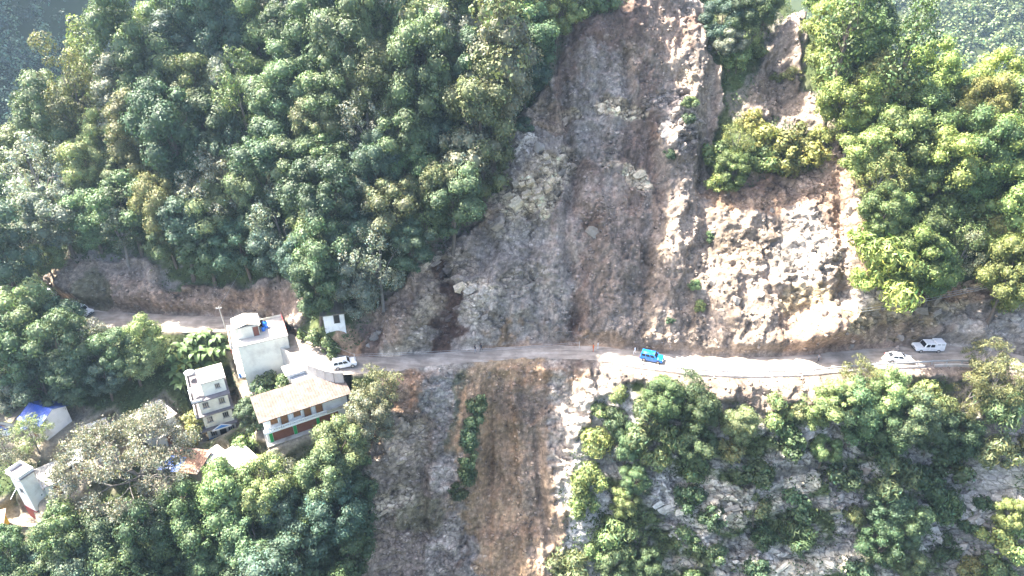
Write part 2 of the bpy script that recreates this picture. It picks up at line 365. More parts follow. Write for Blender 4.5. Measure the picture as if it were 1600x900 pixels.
# colour patches: sighted centre, radii, turn, colour, strength, how blocky, edge waver
PATCH = [
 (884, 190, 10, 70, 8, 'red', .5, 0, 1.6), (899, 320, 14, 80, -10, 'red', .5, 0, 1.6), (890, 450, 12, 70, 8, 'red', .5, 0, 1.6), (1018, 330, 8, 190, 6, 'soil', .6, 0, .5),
 (980, 30, 110, 60, 0, 'red', .8, 0, 1), (905, 110, 40, 60, 0, 'red', .7, 0, 1), (1040, 60, 30, 80, 0, 'dry', .35, 0, 1), (945, 112, 44, 34, 0, 'grey', .8, .3, 1), (985, 100, 22, 20, 0, 'dry', .6, .4, 1),
 (930, 190, 48, 70, 0, 'blue', .5, .2, 1), (850, 120, 16, 80, -12, 'pink', .45, .2, 1), (865, 190, 26, 26, 0, 'orange', .35, .5, .6), (830, 185, 34, 14, 30, 'dry', .7, .5, .5), (990, 220, 26, 120, -14, 'red', .6, 0, 1),
 (960, 172, 34, 15, -8, 'cream', .75, 1, .7), (990, 180, 20, 9, 0, 'cream', .7, 1, .5), (990, 276, 22, 16, -6, 'cream', .95, 1, .5), (1000, 292, 26, 8, -6, 'cream', .9, 1, .4), (952, 262, 18, 8, 0, 'cream', .5, .8, .5), (890, 185, 20, 8, 0, 'cream', .6, .8, .5),
 (1065, 190, 30, 50, -8, 'grey', .7, 1, .8), (1045, 205, 14, 26, 20, 'white', .7, 1, .5), (1070, 125, 16, 18, 0, 'cream', .55, .8, .5), (1030, 165, 26, 14, 0, 'grey', .6, .9, .6), (1110, 120, 14, 100, 0, 'dry', .3, 0, 1),
 (806, 236, 34, 30, 35, 'white', .8, .9, .6), (845, 268, 26, 40, -30, 'cream', .85, 1, .6), (862, 300, 14, 40, -20, 'cream', .8, 1, .6), (815, 275, 24, 26, 0, 'rubble', .5, .4, .6), (815, 315, 46, 26, 20, 'cream', .75, 1, .7), (780, 345, 34, 30, 0, 'cream', .7, 1, .7), (885, 262, 14, 34, 0, 'cream', .45, .8, .6),
 (725, 370, 60, 24, 38, 'red', .75, 0, 1), (800, 390, 90, 40, 0, 'grey', .6, .2, 1), (830, 370, 40, 24, 0, 'white', .4, .3, .8), (700, 420, 44, 26, 10, 'dry', .7, .8, .8), (690, 424, 14, 15, 0, 'darkred', .95, 0, .3), (650, 455, 40, 16, 40, 'orange', .3, .2, 1), 
 (738, 470, 50, 26, 0, 'cream', .6, .9, .8), (760, 500, 44, 44, 0, 'white', .55, .5, .8), (820, 440, 44, 22, 10, 'cream', .5, .8, .7), (840, 470, 60, 50, 0, 'blue', .5, .3, 1), (702, 470, 22, 30, 0, 'darkred', .95, 0, .5), (672, 480, 18, 34, -20, 'dry', .6, .5, .6), (692, 525, 36, 30, 0, 'darkred', .9, 0, .7),
 (640, 510, 20, 54, -40, 'cream', .65, .5, .7), (655, 535, 26, 16, 30, 'white', .6, .4, .6), (612, 535, 18, 26, 0, 'white', .45, .2, .6), (590, 500, 36, 60, -35, 'soil', .8, 0, 1), (575, 540, 24, 30, 0, 'red', .8, 0, 1), (745, 540, 40, 16, 0, 'white', .5, .2, .7),
 (800, 520, 44, 16, 35, 'white', .45, .2, .8), (840, 480, 20, 60, -20, 'white', .3, .2, .8), (830, 542, 90, 10, 0, 'soil', .85, 0, .7), (905, 480, 16, 90, 0, 'red', .6, 0, 1), (890, 400, 12, 120, -6, 'white', .22, 0, 1), (950, 400, 46, 120, -10, 'soil', .4, 0, 1), (920, 335, 22, 26, 0, 'soil', .6, .2, 1),
 (1000, 480, 50, 80, -12, 'rubble', .5, .1, 1), (940, 535, 40, 14, 0, 'tan', .6, 0, .8), (905, 545, 50, 10, 0, 'orange', .3, 0, .8),
 # the sunlit talus
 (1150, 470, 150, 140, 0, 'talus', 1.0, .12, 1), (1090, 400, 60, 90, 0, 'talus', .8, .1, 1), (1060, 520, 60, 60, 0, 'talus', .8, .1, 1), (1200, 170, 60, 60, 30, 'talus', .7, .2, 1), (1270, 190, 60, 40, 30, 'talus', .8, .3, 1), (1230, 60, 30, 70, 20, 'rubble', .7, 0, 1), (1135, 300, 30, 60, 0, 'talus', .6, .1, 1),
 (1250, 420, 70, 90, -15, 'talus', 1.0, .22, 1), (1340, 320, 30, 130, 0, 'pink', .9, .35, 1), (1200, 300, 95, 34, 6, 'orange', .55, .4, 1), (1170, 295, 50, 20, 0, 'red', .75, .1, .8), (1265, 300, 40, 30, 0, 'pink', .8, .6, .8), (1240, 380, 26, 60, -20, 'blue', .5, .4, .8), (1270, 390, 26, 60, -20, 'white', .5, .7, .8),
 (1160, 390, 30, 40, 0, 'dry', .5, .5, 1), (1095, 350, 40, 26, 0, 'rubble', .4, .1, 1), (1255, 470, 40, 24, 20, 'olive', .75, .5, .5), (1295, 500, 60, 8, 35, 'rubble', .6, 0, .5), (1288, 520, 56, 38, 0, 'pink', .85, .1, .5), (1320, 540, 50, 24, 0, 'pink', .6, .4, .7), (1370, 532, 46, 14, 0, 'pink', .6, .1, .7),
 (1420, 485, 100, 40, 8, 'olive', .9, .9, .8), (1345, 462, 26, 16, 30, 'white', .8, .6, .5), (1450, 468, 40, 16, 14, 'black', .7, .6, .8), (1380, 480, 30, 26, 0, 'olive', .5, .8, .6), (1500, 452, 70, 16, 4, 'orange', .75, .9, .7), (1560, 470, 50, 24, 0, 'pink', .7, .6, .8), (1540, 515, 80, 34, 0, 'blue', .85, .4, .9), (1480, 525, 40, 20, 0, 'white', .45, .2, .8), (1530, 490, 30, 14, 0, 'black', .5, .4, .8), (1430, 500, 60, 8, 8, 'black', .4, .5, .8), (1400, 520, 60, 10, 0, 'soil', .7, 0, .7),
 # cut bank behind the houses
 (170, 450, 110, 60, 0, 'rubble', .9, .1, 1), (115, 440, 40, 50, 25, 'dry', .55, .2, .8), (215, 470, 50, 34, -20, 'soil', .5, .1, .8), (160, 460, 34, 34, 0, 'moss', .5, .1, .9), (330, 470, 110, 20, 0, 'soil', .8, .2, .8), (410, 470, 60, 20, 0, 'orange', .25, .2, .8), (450, 475, 36, 40, -30, 'pink', .4, .1, .8),
 (542, 545, 22, 30, 0, 'orange', .9, .1, .5), (500, 575, 60, 16, 0, 'soil', .5, 0, .6),
 # under the road
 (640, 640, 60, 60, 0, 'soil', .6, .4, 1), (640, 615, 24, 34, 0, 'orange', .6, .3, .8), (705, 622, 44, 36, 0, 'blue', .95, .5, .6), (690, 640, 16, 26, 0, 'white', .5, .4, .6), (690, 572, 60, 10, 0, 'white', .45, .3, .6), (610, 668, 26, 20, 0, 'cream', .7, .9, .6), (640, 690, 30, 30, 0, 'cream', .45, 1, .5), (640, 750, 70, 80, 0, 'dry', .5, .5, 1),
 (625, 790, 36, 26, 0, 'cream', .5, 1, .6), (710, 690, 34, 50, 0, 'grey', .7, .5, 1.2), (700, 740, 26, 26, 0, 'white', .5, .6, .6), (650, 850, 60, 60, 0, 'soil', .5, .5, 1), (692, 860, 22, 46, -14, 'white', .55, .6, 1), (720, 640, 14, 70, -4, 'moss', .6, .1, .8), (735, 840, 20, 70, 0, 'blue', .5, .4, .8), (660, 800, 30, 30, 0, 'moss', .4, .2, .8),
 (805, 740, 85, 210, 3, 'tan', 1.0, .05, .9), (840, 620, 60, 40, 0, 'soil', .6, .1, .9), (860, 590, 60, 16, 0, 'orange', .55, .2, .8), (775, 780, 26, 120, 0, 'orange', .25, 0, 1), (840, 740, 30, 140, 6, 'grey', .35, 0, 1), (800, 830, 50, 12, 5, 'red', .35, 0, .8),
 (905, 640, 26, 60, 35, 'tan', .8, .2, .8), (900, 760, 30, 180, 8, 'white', .85, .4, 1.3), (945, 640, 40, 50, 40, 'white', .7, .35, 1), (930, 700, 30, 50, 0, 'grey', .5, .4, 1), (905, 880, 40, 50, 0, 'white', .7, .45, 1),
 (1180, 615, 150, 34, 0, 'talus', .95, .15, .8), (1080, 590, 90, 16, 0, 'talus', .8, .1, .8), (1380, 585, 110, 12, 0, 'talus', .9, .1, .6), (1110, 650, 40, 34, 0, 'talus', .7, .2, .8),
 (1060, 790, 34, 60, 10, 'white', .6, 1, .8), (1130, 800, 44, 26, 35, 'cream', .8, 1, .6), (1180, 800, 50, 14, 30, 'cream', .6, 1, .6), (1100, 760, 30, 12, 10, 'cream', .55, .9, .6), (1250, 755, 26, 12, 0, 'cream', .7, 1, .5), (1265, 680, 20, 26, 0, 'white', .6, .7, .7), (1310, 790, 26, 60, 0, 'grey', .8, .8, .8), (1280, 885, 66, 18, 6, 'cream', .9, .9, .6), (1220, 888, 20, 14, 0, 'cream', .9, .9, .5), (1190, 870, 60, 14, 12, 'white', .5, 1, .8), (1355, 735, 20, 12, 0, 'white', .6, .8, .6),
 (1480, 790, 60, 90, 20, 'grey', .7, .7, 1), (1440, 840, 50, 20, 25, 'white', .5, .9, .8), (1520, 790, 50, 20, 0, 'white', .45, .8, .8), (1560, 650, 40, 70, 10, 'talus', .75, .5, .9), (1580, 740, 40, 60, 20, 'white', .4, .5, .9), (1190, 850, 44, 5, 35, 'black', .7, .5, .6), (1240, 735, 44, 8, 10, 'black', .6, .5, .6)]
WL = fbm(GX / 15.0, GS / 12.0, 4, 85) * 5.5
EDGE = 0.42 * fbm(GX / 2.6 + WX * .2, GS / 2.2, 6, 81, .62)
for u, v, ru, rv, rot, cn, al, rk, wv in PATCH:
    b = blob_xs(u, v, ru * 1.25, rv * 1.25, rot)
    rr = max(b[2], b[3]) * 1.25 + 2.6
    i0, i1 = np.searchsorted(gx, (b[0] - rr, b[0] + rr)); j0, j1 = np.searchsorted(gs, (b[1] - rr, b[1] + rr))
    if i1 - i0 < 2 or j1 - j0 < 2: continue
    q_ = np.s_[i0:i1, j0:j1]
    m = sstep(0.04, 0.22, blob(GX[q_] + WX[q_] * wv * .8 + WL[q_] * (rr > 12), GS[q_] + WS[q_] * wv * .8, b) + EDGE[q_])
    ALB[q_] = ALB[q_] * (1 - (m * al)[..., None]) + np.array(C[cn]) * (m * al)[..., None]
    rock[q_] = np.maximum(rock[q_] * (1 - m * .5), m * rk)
# --- fine relief: dipping ledges broken into uneven blocks
tilt = R(-30)
rxq = GX * math.cos(tilt) + GS * math.sin(tilt); rsq = -GX * math.sin(tilt) + GS * math.cos(tilt)
wx_ = fbm(GX / 4.0, GS / 4.0, 4, 91) * 2.6; ws_ = fbm(GX / 4.0 + 9, GS / 4.0, 4, 95) * 2.2
f1, f2, cid, ox, oy = worley((rxq + wx_) / 3.6, (rsq + ws_) / 1.7, 5)
led = (rsq + ws_ * 1.3) / 1.9 + fbm(rxq / 6, rsq / 3, 2, 97) * .8
led = led - np.floor(led)
blk = (cid - .5) * 1.0 + (ox * (cid * 1.7 - .8) + oy * (.9 - cid * 1.3)) * 1.0 + (led - .5) * .75 - sstep(.9, 1., led) * .7
f1b, f2b, cidb, oxb, oyb = worley((rxq + wx_ * .9) / 1.25, (rsq + ws_ * .9) / .62, 9)
blk2 = (cidb - .5) * .5 + (oxb * (cidb - .5) + oyb * (.5 - cidb)) * .6 + ridged(rxq / 1.8, rsq / .9, 4, 99) * .22
soft = fbm(GX / 6, GS / 7, 5, 101) * 1.3
rillv = ridged(GX / 1.5 + fbm(GX / 8, GS / 14, 2, 111) * 1.5, GS / 13, 3, 121)
lump = fbm(GX / .9, GS / .9, 3, 131)
soil = bare * (1 - rock)
off = (on_shelf < 0.02).astype(float)
away = sstep(0.2, 2.2, np.maximum(DROAD - (S_IN - s_mid)[:, None], (S_OUT - s_mid)[:, None] - DROAD))
gul = ridged((GX + wx_ * 1.2) / 6.5, (GS + ws_) / 26, 4, 127)
mud = np.clip(1.35 - np.abs(ALB - np.array(C['tan'])).sum(-1) / .12, 0, 1)           # the smooth debris chute
rel = soft * (.5 + .9 * bare) + bare * (1 - rock * .6) * gul * 1.35 + bare * ridged((GX + wx_ * .8) / 3.1, (GS + ws_) / 11, 3, 129) * .4 + rock * (.45 + blk * 1.25 + blk2 * 1.3) + soil * ((blk * .5 + blk2 * .35) * (1 - mud) + rillv * (.3 + .35 * mud) + lump * .16 + ridged(GX / 3.3 + WX * .3, GS / 6, 4, 125) * .55) + (1 - bare) * fbm(GX / 3, GS / 3, 3, 141) * .35
f1c, f2c, cidc, _, _ = worley(GX / .75 + wx_ * .3, GS / .65, 15)
f1d, f2d, cidd, _, _ = worley(GX / 1.9 + wx_ * .3, GS / 1.6, 25)
few = sstep(-.05, .35, fbm(GX / 6, GS / 9, 3, 171))
stone = np.maximum((cidc > .86) * sstep(.34, .16, f1c), (cidd > .90) * sstep(.30, .18, f1d)) * (.25 + .75 * few)          # loose stones
tl = np.clip(1 - np.abs(ALB - np.array(C['talus'])).sum(-1) / .25, 0, 1)
rel += bare * stone * (.16 + .24 * tl) + tl * bare * (ridged((GX - GS * .45) / 2.6 + wx_ * .3, (GS + GX * .3) / 6.5, 5, 175) * .62 + fbm(GX / 1.1, GS / 1.1, 4, 177) * .16 + fbm(GX / 5, GS / 7, 3, 178) * .8)
NN = NB + rel * away
# tone of the ground itself: damp runs, dust, weathered faces
damp = fbm(GX / 4.5 + wx_ * .4, GS / 8, 5, 181)
runs = fbm(GX / 1.1 + wx_ * .9, GS / 6.5 + ws_ * .3, 4, 151)
grain = fbm(GX / .62, GS / .62, 2, 191)
tone = 1 + bare * (np.clip(damp, -.5, .5) * .9 + np.clip(runs, -.6, .6) * soil * .4 + grain * .55) + rock * ((cidb - .5) * .8 + (cid - .5) * .4)
ALB *= np.clip(tone, .42, 1.75)[..., None]
ALB *= (1 - .45 * rock * sstep(.84, .98, led))[..., None]                  # dirt in the joints
lay(bare * stone * (.35 + .3 * grain) * off, (.42, .385, .345), 1)
pale = sstep(.18, .45, fbm(GX / 2.2, GS / 1.2 + GX * .3, 5, 201)) * bare * (1 - tl) * .5
lay(pale, (.36, .335, .30), .7)
brn = sstep(.15, .5, fbm(GX / 3.1, GS / 5, 5, 211)) * bare * .34
lay(brn, (.15, .105, .078), .75)
ALB *= 1 + bare[..., None] * np.array([.10, .0, -.09])
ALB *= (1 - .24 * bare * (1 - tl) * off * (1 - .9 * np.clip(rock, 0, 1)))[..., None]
grit = np.random.default_rng(66).random((NX, NS)) - .5
ALB *= (1 + bare * off * grit * .16)[..., None]
ALB = np.clip(ALB, .02, .62)
VEG = np.clip((1 - bare) * np.where(cliff > .5, moss, 1), 0, 1)


# ------------------------------------------------------------------ mesh and material helpers
def mesh_from(name, V, F4=None, smooth=False, F3=None):
    me = bpy.data.meshes.new(name)
    V = np.asarray(V, np.float32).reshape(-1, 3)
    me.vertices.add(len(V)); me.vertices.foreach_set('co', V.reshape(-1))
    loops = []; starts = []; n = 0
    if F4 is not None and len(F4):
        F4 = np.asarray(F4, np.int32); loops.append(F4.reshape(-1)); starts.append(np.arange(0, F4.size, 4)); n = F4.size
    if F3 is not None and len(F3):
        F3 = np.asarray(F3, np.int32); loops.append(F3.reshape(-1)); starts.append(n + np.arange(0, F3.size, 3))
    lp = np.concatenate(loops).astype(np.int32); stt = np.concatenate(starts).astype(np.int32)
    me.loops.add(len(lp)); me.loops.foreach_set('vertex_index', lp)
    me.polygons.add(len(stt)); me.polygons.foreach_set('loop_start', stt)
    if smooth:
        me.polygons.foreach_set('use_smooth', np.ones(len(stt), bool))
    me.update(calc_edges=True)
    return me
def link(name, data, parent=None, mat=None, loc=None, rot=None):
    o = bpy.data.objects.new(name, data)
    COL.objects.link(o)
    if parent is not None: o.parent = parent
    if mat is not None and data is not None and len(data.materials) == 0: data.materials.append(mat)
    if loc is not None: o.location = loc
    if rot is not None: o.rotation_euler = rot
    return o
def tag(o, label=None, cat=None, group=None, kind=None):
    if label: o['label'] = label
    if cat: o['category'] = cat
    if group: o['group'] = group
    if kind: o['kind'] = kind
    return o
def mat_nodes(name):
    m = bpy.data.materials.new(name); m.use_nodes = True
    nt = m.node_tree; nt.nodes.clear()
    out = nt.nodes.new('ShaderNodeOutputMaterial')
    return m, nt, out
def nd(nt, t, **kw):
    n = nt.nodes.new(t)
    for k, v in kw.items():
        if k.startswith('i_'):
            key = k[2:]
            n.inputs[int(key) if key.isdigit() else key.replace('_', ' ')].default_value = v
        else: setattr(n, k, v)
    return n
def mixc(nt, a, b, fac, mode='MIX'):
    m = nt.nodes.new('ShaderNodeMix'); m.data_type = 'RGBA'; m.blend_type = mode
    for sock, val in ((m.inputs[0], fac), (m.inputs[6], a), (m.inputs[7], b)):
        if hasattr(val, 'links') or hasattr(val, 'is_linked'): nt.links.new(val, sock)
        elif isinstance(val, (int, float)): sock.default_value = val
        else: sock.default_value = (*val, 1) if len(val) == 3 else val
    return m.outputs[2]
def ramp(nt, fac, stops):
    r = nt.nodes.new('ShaderNodeValToRGB')
    while len(r.color_ramp.elements) < len(stops): r.color_ramp.elements.new(.5)
    for e, (p, c) in zip(r.color_ramp.elements, stops):
        e.position = p; e.color = (*c, 1) if not isinstance(c, (int, float)) else (c, c, c, 1)
    nt.links.new(fac, r.inputs[0])
    return r.outputs[0]
def noise(nt, scale, detail=4, rough=.55, coord='Object', vec=None):
    tc = nt.nodes.new('ShaderNodeTexCoord')
    n = nd(nt, 'ShaderNodeTexNoise'); n.inputs['Scale'].default_value = scale
    n.inputs['Detail'].default_value = detail; n.inputs['Roughness'].default_value = rough
    nt.links.new(vec if vec is not None else tc.outputs[coord], n.inputs['Vector'])
    return n.outputs[0]
def plain(name, col, rough=.8, var=.18, scale=1.2, metal=0.0, bump=0.0, spec=.3, dirt=None, dirt_scale=.5):
    m, nt, out = mat_nodes(name)
    p = nd(nt, 'ShaderNodeBsdfPrincipled')
    p.inputs['Roughness'].default_value = rough; p.inputs['Metallic'].default_value = metal
    p.inputs['Specular IOR Level'].default_value = spec
    f = noise(nt, scale, 5, .6)
    c = ramp(nt, f, [(.25, tuple(x * (1 - var) for x in col)), (.75, tuple(min(1, x * (1 + var)) for x in col))])
    if dirt is not None:
        g = ramp(nt, noise(nt, dirt_scale, 6, .65), [(.48, 0.0), (.68, 1.0)])
        c = mixc(nt, c, dirt, g)
    nt.links.new(c, p.inputs['Base Color'])
    if bump:
        b = nd(nt, 'ShaderNodeBump'); b.inputs['Strength'].default_value = bump; b.inputs['Distance'].default_value = .05
        nt.links.new(noise(nt, scale * 6, 4), b.inputs['Height']); nt.links.new(b.outputs[0], p.inputs['Normal'])
    nt.links.new(p.outputs[0], out.inputs[0])
    return m

def ground_material():
    m, nt, out = mat_nodes('slope_ground')
    at_ = nd(nt, 'ShaderNodeAttribute'); at_.attribute_name = 'albedo'
    p = nd(nt, 'ShaderNodeBsdfPrincipled'); p.inputs['Roughness'].default_value = .92; p.inputs['Specular IOR Level'].default_value = .12
    tc = nd(nt, 'ShaderNodeTexCoord')
    f = ramp(nt, noise(nt, 1.7, 6, .72), [(.3, .55), (.5, 1.0), (.7, 1.45)])
    c = mixc(nt, at_.outputs['Color'], f, 1.0, 'MULTIPLY')
    # crisp stones in the soil
    for sc_, lo, hi, lev in ((2.1, .20, .25, .72), (4.2, .24, .32, .6)):
        v = nd(nt, 'ShaderNodeTexVoronoi'); v.inputs['Scale'].default_value = sc_
        nt.links.new(tc.outputs['Object'], v.inputs['Vector'])
        d = ramp(nt, v.outputs['Distance'], [(lo, 1.0), (hi, 0.0)])
        sp = nd(nt, 'ShaderNodeSeparateColor'); nt.links.new(v.outputs['Color'], sp.inputs[0])
        g = ramp(nt, sp.outputs[0], [(lev, 0.0), (lev + .04, .85)])
        fac = nd(nt, 'ShaderNodeMath', operation='MULTIPLY'); nt.links.new(d, fac.inputs[0]); nt.links.new(g, fac.inputs[1])
        tone = ramp(nt, sp.outputs[1], [(0.0, .6), (1.0, 1.9)])
        c = mixc(nt, c, mixc(nt, c, tone, 1.0, 'MULTIPLY'), fac.outputs[0])
    # joints where the rock is bare
    mp = nd(nt, 'ShaderNodeMapping'); mp.inputs['Rotation'].default_value = (R(-40), R(-28), 0); mp.inputs['Scale'].default_value = (.55, 1.0, 1.5)
    wp = nd(nt, 'ShaderNodeTexNoise'); wp.inputs['Scale'].default_value = .5; wp.inputs['Detail'].default_value = 4
    nt.links.new(tc.outputs['Object'], wp.inputs['Vector'])
    ad = nd(nt, 'ShaderNodeVectorMath', operation='MULTIPLY_ADD'); ad.inputs[1].default_value = (1.6, 1.6, 1.6)
    nt.links.new(wp.outputs['Color'], ad.inputs[0]); nt.links.new(tc.outputs['Object'], ad.inputs[2])
    nt.links.new(ad.outputs[0], mp.inputs[0])
    e = nd(nt, 'ShaderNodeTexVoronoi', feature='DISTANCE_TO_EDGE'); e.inputs['Scale'].default_value = .75
    nt.links.new(mp.outputs[0], e.inputs['Vector'])
    k = ramp(nt, e.outputs['Distance'], [(.0, 1.0), (.055, 0.0)])
    kf = nd(nt, 'ShaderNodeMath', operation='MULTIPLY'); nt.links.new(k, kf.inputs[0]); nt.links.new(at_.outputs['Alpha'], kf.inputs[1])
    c = mixc(nt, c, mixc(nt, c, (.34, .31, .28), 1.0, 'MULTIPLY'), kf.outputs[0])
    # wash lines down the slope
    ms = nd(nt, 'ShaderNodeMapping'); ms.inputs['Scale'].default_value = (1.5, .16, .16)
    nt.links.new(ad.outputs[0], ms.inputs[0])
    st_ = ramp(nt, noise(nt, 1.0, 5, .6, vec=ms.outputs[0]), [(.32, .72), (.5, 1.0), (.68, 1.26)])
    c = mixc(nt, c, st_, .5, 'MULTIPLY')
    nt.links.new(c, p.inputs['Base Color'])
    b = nd(nt, 'ShaderNodeBump'); b.inputs['Strength'].default_value = .6; b.inputs['Distance'].default_value = .22
    nt.links.new(noise(nt, 1.3, 6, .62), b.inputs['Height'])
    b2 = nd(nt, 'ShaderNodeBump'); b2.inputs['Strength'].default_value = .8; b2.inputs['Distance'].default_value = .3; b2.invert = True
    nt.links.new(kf.outputs[0], b2.inputs['Height']); nt.links.new(b.outputs[0], b2.inputs['Normal'])
    nt.links.new(b2.outputs[0], p.inputs['Normal'])
    nt.links.new(p.outputs[0], out.inputs[0])
    return m
GROUND = ground_material()
def tube(V, F, pts, radii, sides=6):
    pts = np.asarray(pts, float); n0 = len(V)
    for i, p in enumerate(pts):
        a = pts[min(i + 1, len(pts) - 1)] - pts[max(i - 1, 0)]
        a /= np.linalg.norm(a) + 1e-9
        ref = np.array([1., 0, 0]) if abs(a[2]) > .8 else np.array([0, 0, 1.])
        e1 = np.cross(a, ref); e1 /= np.linalg.norm(e1); e2 = np.cross(a, e1)
        for k in range(sides):
            t = 2 * math.pi * k / sides
            V.append(p + radii[i] * (math.cos(t) * e1 + math.sin(t) * e2))
    for i in range(len(pts) - 1):
        for k in range(sides):
            k2 = (k + 1) % sides
            F.append((n0 + i * sides + k, n0 + i * sides + k2, n0 + (i + 1) * sides + k2, n0 + (i + 1) * sides + k))
def limb(V, F, a, b, r0, r1, rg, wig=.12, n=5, sides=6):
    a = np.asarray(a, float); b = np.asarray(b, float); L = np.linalg.norm(b - a)
    pts = []; rad = []
    for i in range(n):
        t = i / (n - 1)
        p = a + (b - a) * t
        p = p + np.array([0, 0, .12 * L * math.sin(math.pi * t)]) * .6
        if 0 < i < n - 1: p = p + rg.normal(0, wig * L * .35, 3)
        pts.append(p); rad.append(r0 + (r1 - r0) * t)
    tube(V, F, pts, rad, sides)
    return pts

# ------------------------------------------------------------------ road
def strip(name, x0, x1, step, lo, hi, zoff, mat, thick=.0):
    """a sheet along the road between two offsets (fractions of half the width, or metres when callable)"""
    xs = np.arange(x0, x1 + 1e-6, step)
    ry, rz, rw = road_at(xs)
    m = 9
    V = []
    for k in range(m):
        f = lo + (hi - lo) * k / (m - 1)
        wob = fbm(xs / 3.0, np.full_like(xs, k * 1.0), 3, 401) * (.7 if k in (0, m - 1) else 0)
        y = ry + f * rw / 2 + wob
        rut = -.05 * np.exp(-((abs(f) - .42) / .13) ** 2) + .03 * fbm(xs / 1.5, y / 1.5, 3, 402)
        V.append(np.stack([xs, y, rz + zoff + rut - .08 * (abs(f) > .95)], 1))
    V = np.stack(V, 1)
    n = len(xs); ii = np.arange(n * m).reshape(n, m)
    q = np.stack([ii[:-1, :-1], ii[1:, :-1], ii[1:, 1:], ii[:-1, 1:]], -1).reshape(-1, 4)
    return link(name, mesh_from(name, V, q, smooth=True), mat=mat)
def road_material():
    m, nt, out = mat_nodes('dirt_road')
    p = nd(nt, 'ShaderNodeBsdfPrincipled'); p.inputs['Roughness'].default_value = .95; p.inputs['Specular IOR Level'].default_value = .1
    tc = nd(nt, 'ShaderNodeTexCoord'); mp = nd(nt, 'ShaderNodeMapping'); mp.inputs['Scale'].default_value = (.12, 1.3, 1)
    nt.links.new(tc.outputs['Object'], mp.inputs[0])
    c = ramp(nt, noise(nt, 1.0, 7, .65, vec=mp.outputs[0]), [(.3, (.24, .20, .165)), (.55, (.38, .33, .28)), (.75, (.45, .40, .345))])
    c2 = ramp(nt, noise(nt, .35, 5, .6), [(.42, .72), (.62, 1.12)])
    c3 = mixc(nt, c, c2, 1.0, 'MULTIPLY')
    nt.links.new(c3, p.inputs['Base Color'])
    b = nd(nt, 'ShaderNodeBump'); b.inputs['Strength'].default_value = .5; b.inputs['Distance'].default_value = .08
    nt.links.new(noise(nt, 4, 6, .7), b.inputs['Height']); nt.links.new(b.outputs[0], p.inputs['Normal'])
    nt.links.new(p.outputs[0], out.inputs[0])
    return m
road = tag(strip('road', -125, 125, .6, -1.0, 1.0, .05, road_material()), 'narrow dusty mountain road cut across the landslide', kind='structure')

# ------------------------------------------------------------------ box builder for buildings and cars
class MB:
    def __init__(s): s.V = []; s.F = []
    def box(s, x0, x1, y0, y1, z0, z1):
        n = len(s.V)
        s.V += [(x0, y0, z0), (x1, y0, z0), (x1, y1, z0), (x0, y1, z0), (x0, y0, z1), (x1, y0, z1), (x1, y1, z1), (x0, y1, z1)]
        s.F += [(n + a, n + b, n + c, n + d) for a, b, c, d in ((3, 2, 1, 0), (4, 5, 6, 7), (0, 1, 5, 4), (1, 2, 6, 5), (2, 3, 7, 6), (3, 0, 4, 7))]
        return s
    def prism(s, pts, y0, y1, axis='y'):
        """polygon pts in (x, z) swept along y (or in (y, z) swept along x)"""
        n = len(s.V); k = len(pts)
        for t in (y0, y1):
            for a, b in pts: s.V.append((a, t, b) if axis == 'y' else (t, a, b))
        s.F.append(tuple(range(n, n + k))); s.F.append(tuple(range(n + 2 * k - 1, n + k - 1, -1)))
        for i in range(k):
            j = (i + 1) % k
            s.F.append((n + i, n + k + i, n + k + j, n + j))
        return s
    def cyl(s, p0, p1, r, sides=10, r1=None):
        p0 = np.array(p0, float); p1 = np.array(p1, float)
        V = []; F = []
        tube(V, F, [p0, p1], [r, r if r1 is None else r1], sides)
        n = len(s.V)
        s.V += [tuple(v) for v in V]; s.F += [tuple(n + i for i in f) for f in F]
        s.F.append(tuple(n + i for i in range(sides))); s.F.append(tuple(n + sides + i for i in reversed(range(sides))))
        return s
    def quad(s, a, b, c, d):
        n = len(s.V); s.V += [a, b, c, d]; s.F.append((n, n + 1, n + 2, n + 3)); return s
    def build(s, name, mat, parent=None, bevel=0.0, loc=None, rot=None, smooth=False):
        me = bpy.data.meshes.new(name)
        me.from_pydata([tuple(map(float, v)) for v in s.V], [], s.F)
        bm = bmesh.new(); bm.from_mesh(me)
        bmesh.ops.recalc_face_normals(bm, faces=bm.faces)
        if bevel > 0:
            bmesh.ops.bevel(bm, geom=list(bm.edges), offset=bevel, segments=2, affect='EDGES', profile=.6, clamp_overlap=True)
        if smooth:
            for f in bm.faces: f.smooth = True
        bm.to_mesh(me); bm.free()
        return link(name, me, parent, mat, loc, rot)
def root(name, loc, rz, label, cat, group=None):
    o = link(name, None, loc=loc, rot=(0, 0, rz))
    return tag(o, label, cat, group)

M = {}
M['cream'] = plain('cream_plaster', (.72, .69, .58), .85, .08, .8, dirt=(.52, .48, .40), dirt_scale=.35)
M['white'] = plain('white_plaster', (.74, .73, .70), .85, .08, .8, dirt=(.5, .47, .42), dirt_scale=.35)
M['slab'] = plain('dark_slab_edge', (.16, .145, .15), .85, .3, 2.0)
M['concrete'] = plain('concrete', (.46, .43, .39), .9, .18, 1.0, dirt=(.27, .24, .2), dirt_scale=.5)
M['roofw'] = plain('pale_roof', (.40, .375, .345), .7, .1, .7, dirt=(.24, .2, .17), dirt_scale=.8)
M['tin'] = plain('white_tin', (.36, .36, .355), .5, .15, .8, dirt=(.20, .16, .13), dirt_scale=.9, spec=.5)
M['rust'] = plain('rusty_tin', (.30, .17, .115), .75, .25, 1.4, dirt=(.42, .36, .3), dirt_scale=.5)
M['brownroof'] = plain('brown_roof', (.10, .074, .062), .85, .35, 1.3, dirt=(.15, .125, .11), dirt_scale=.9)
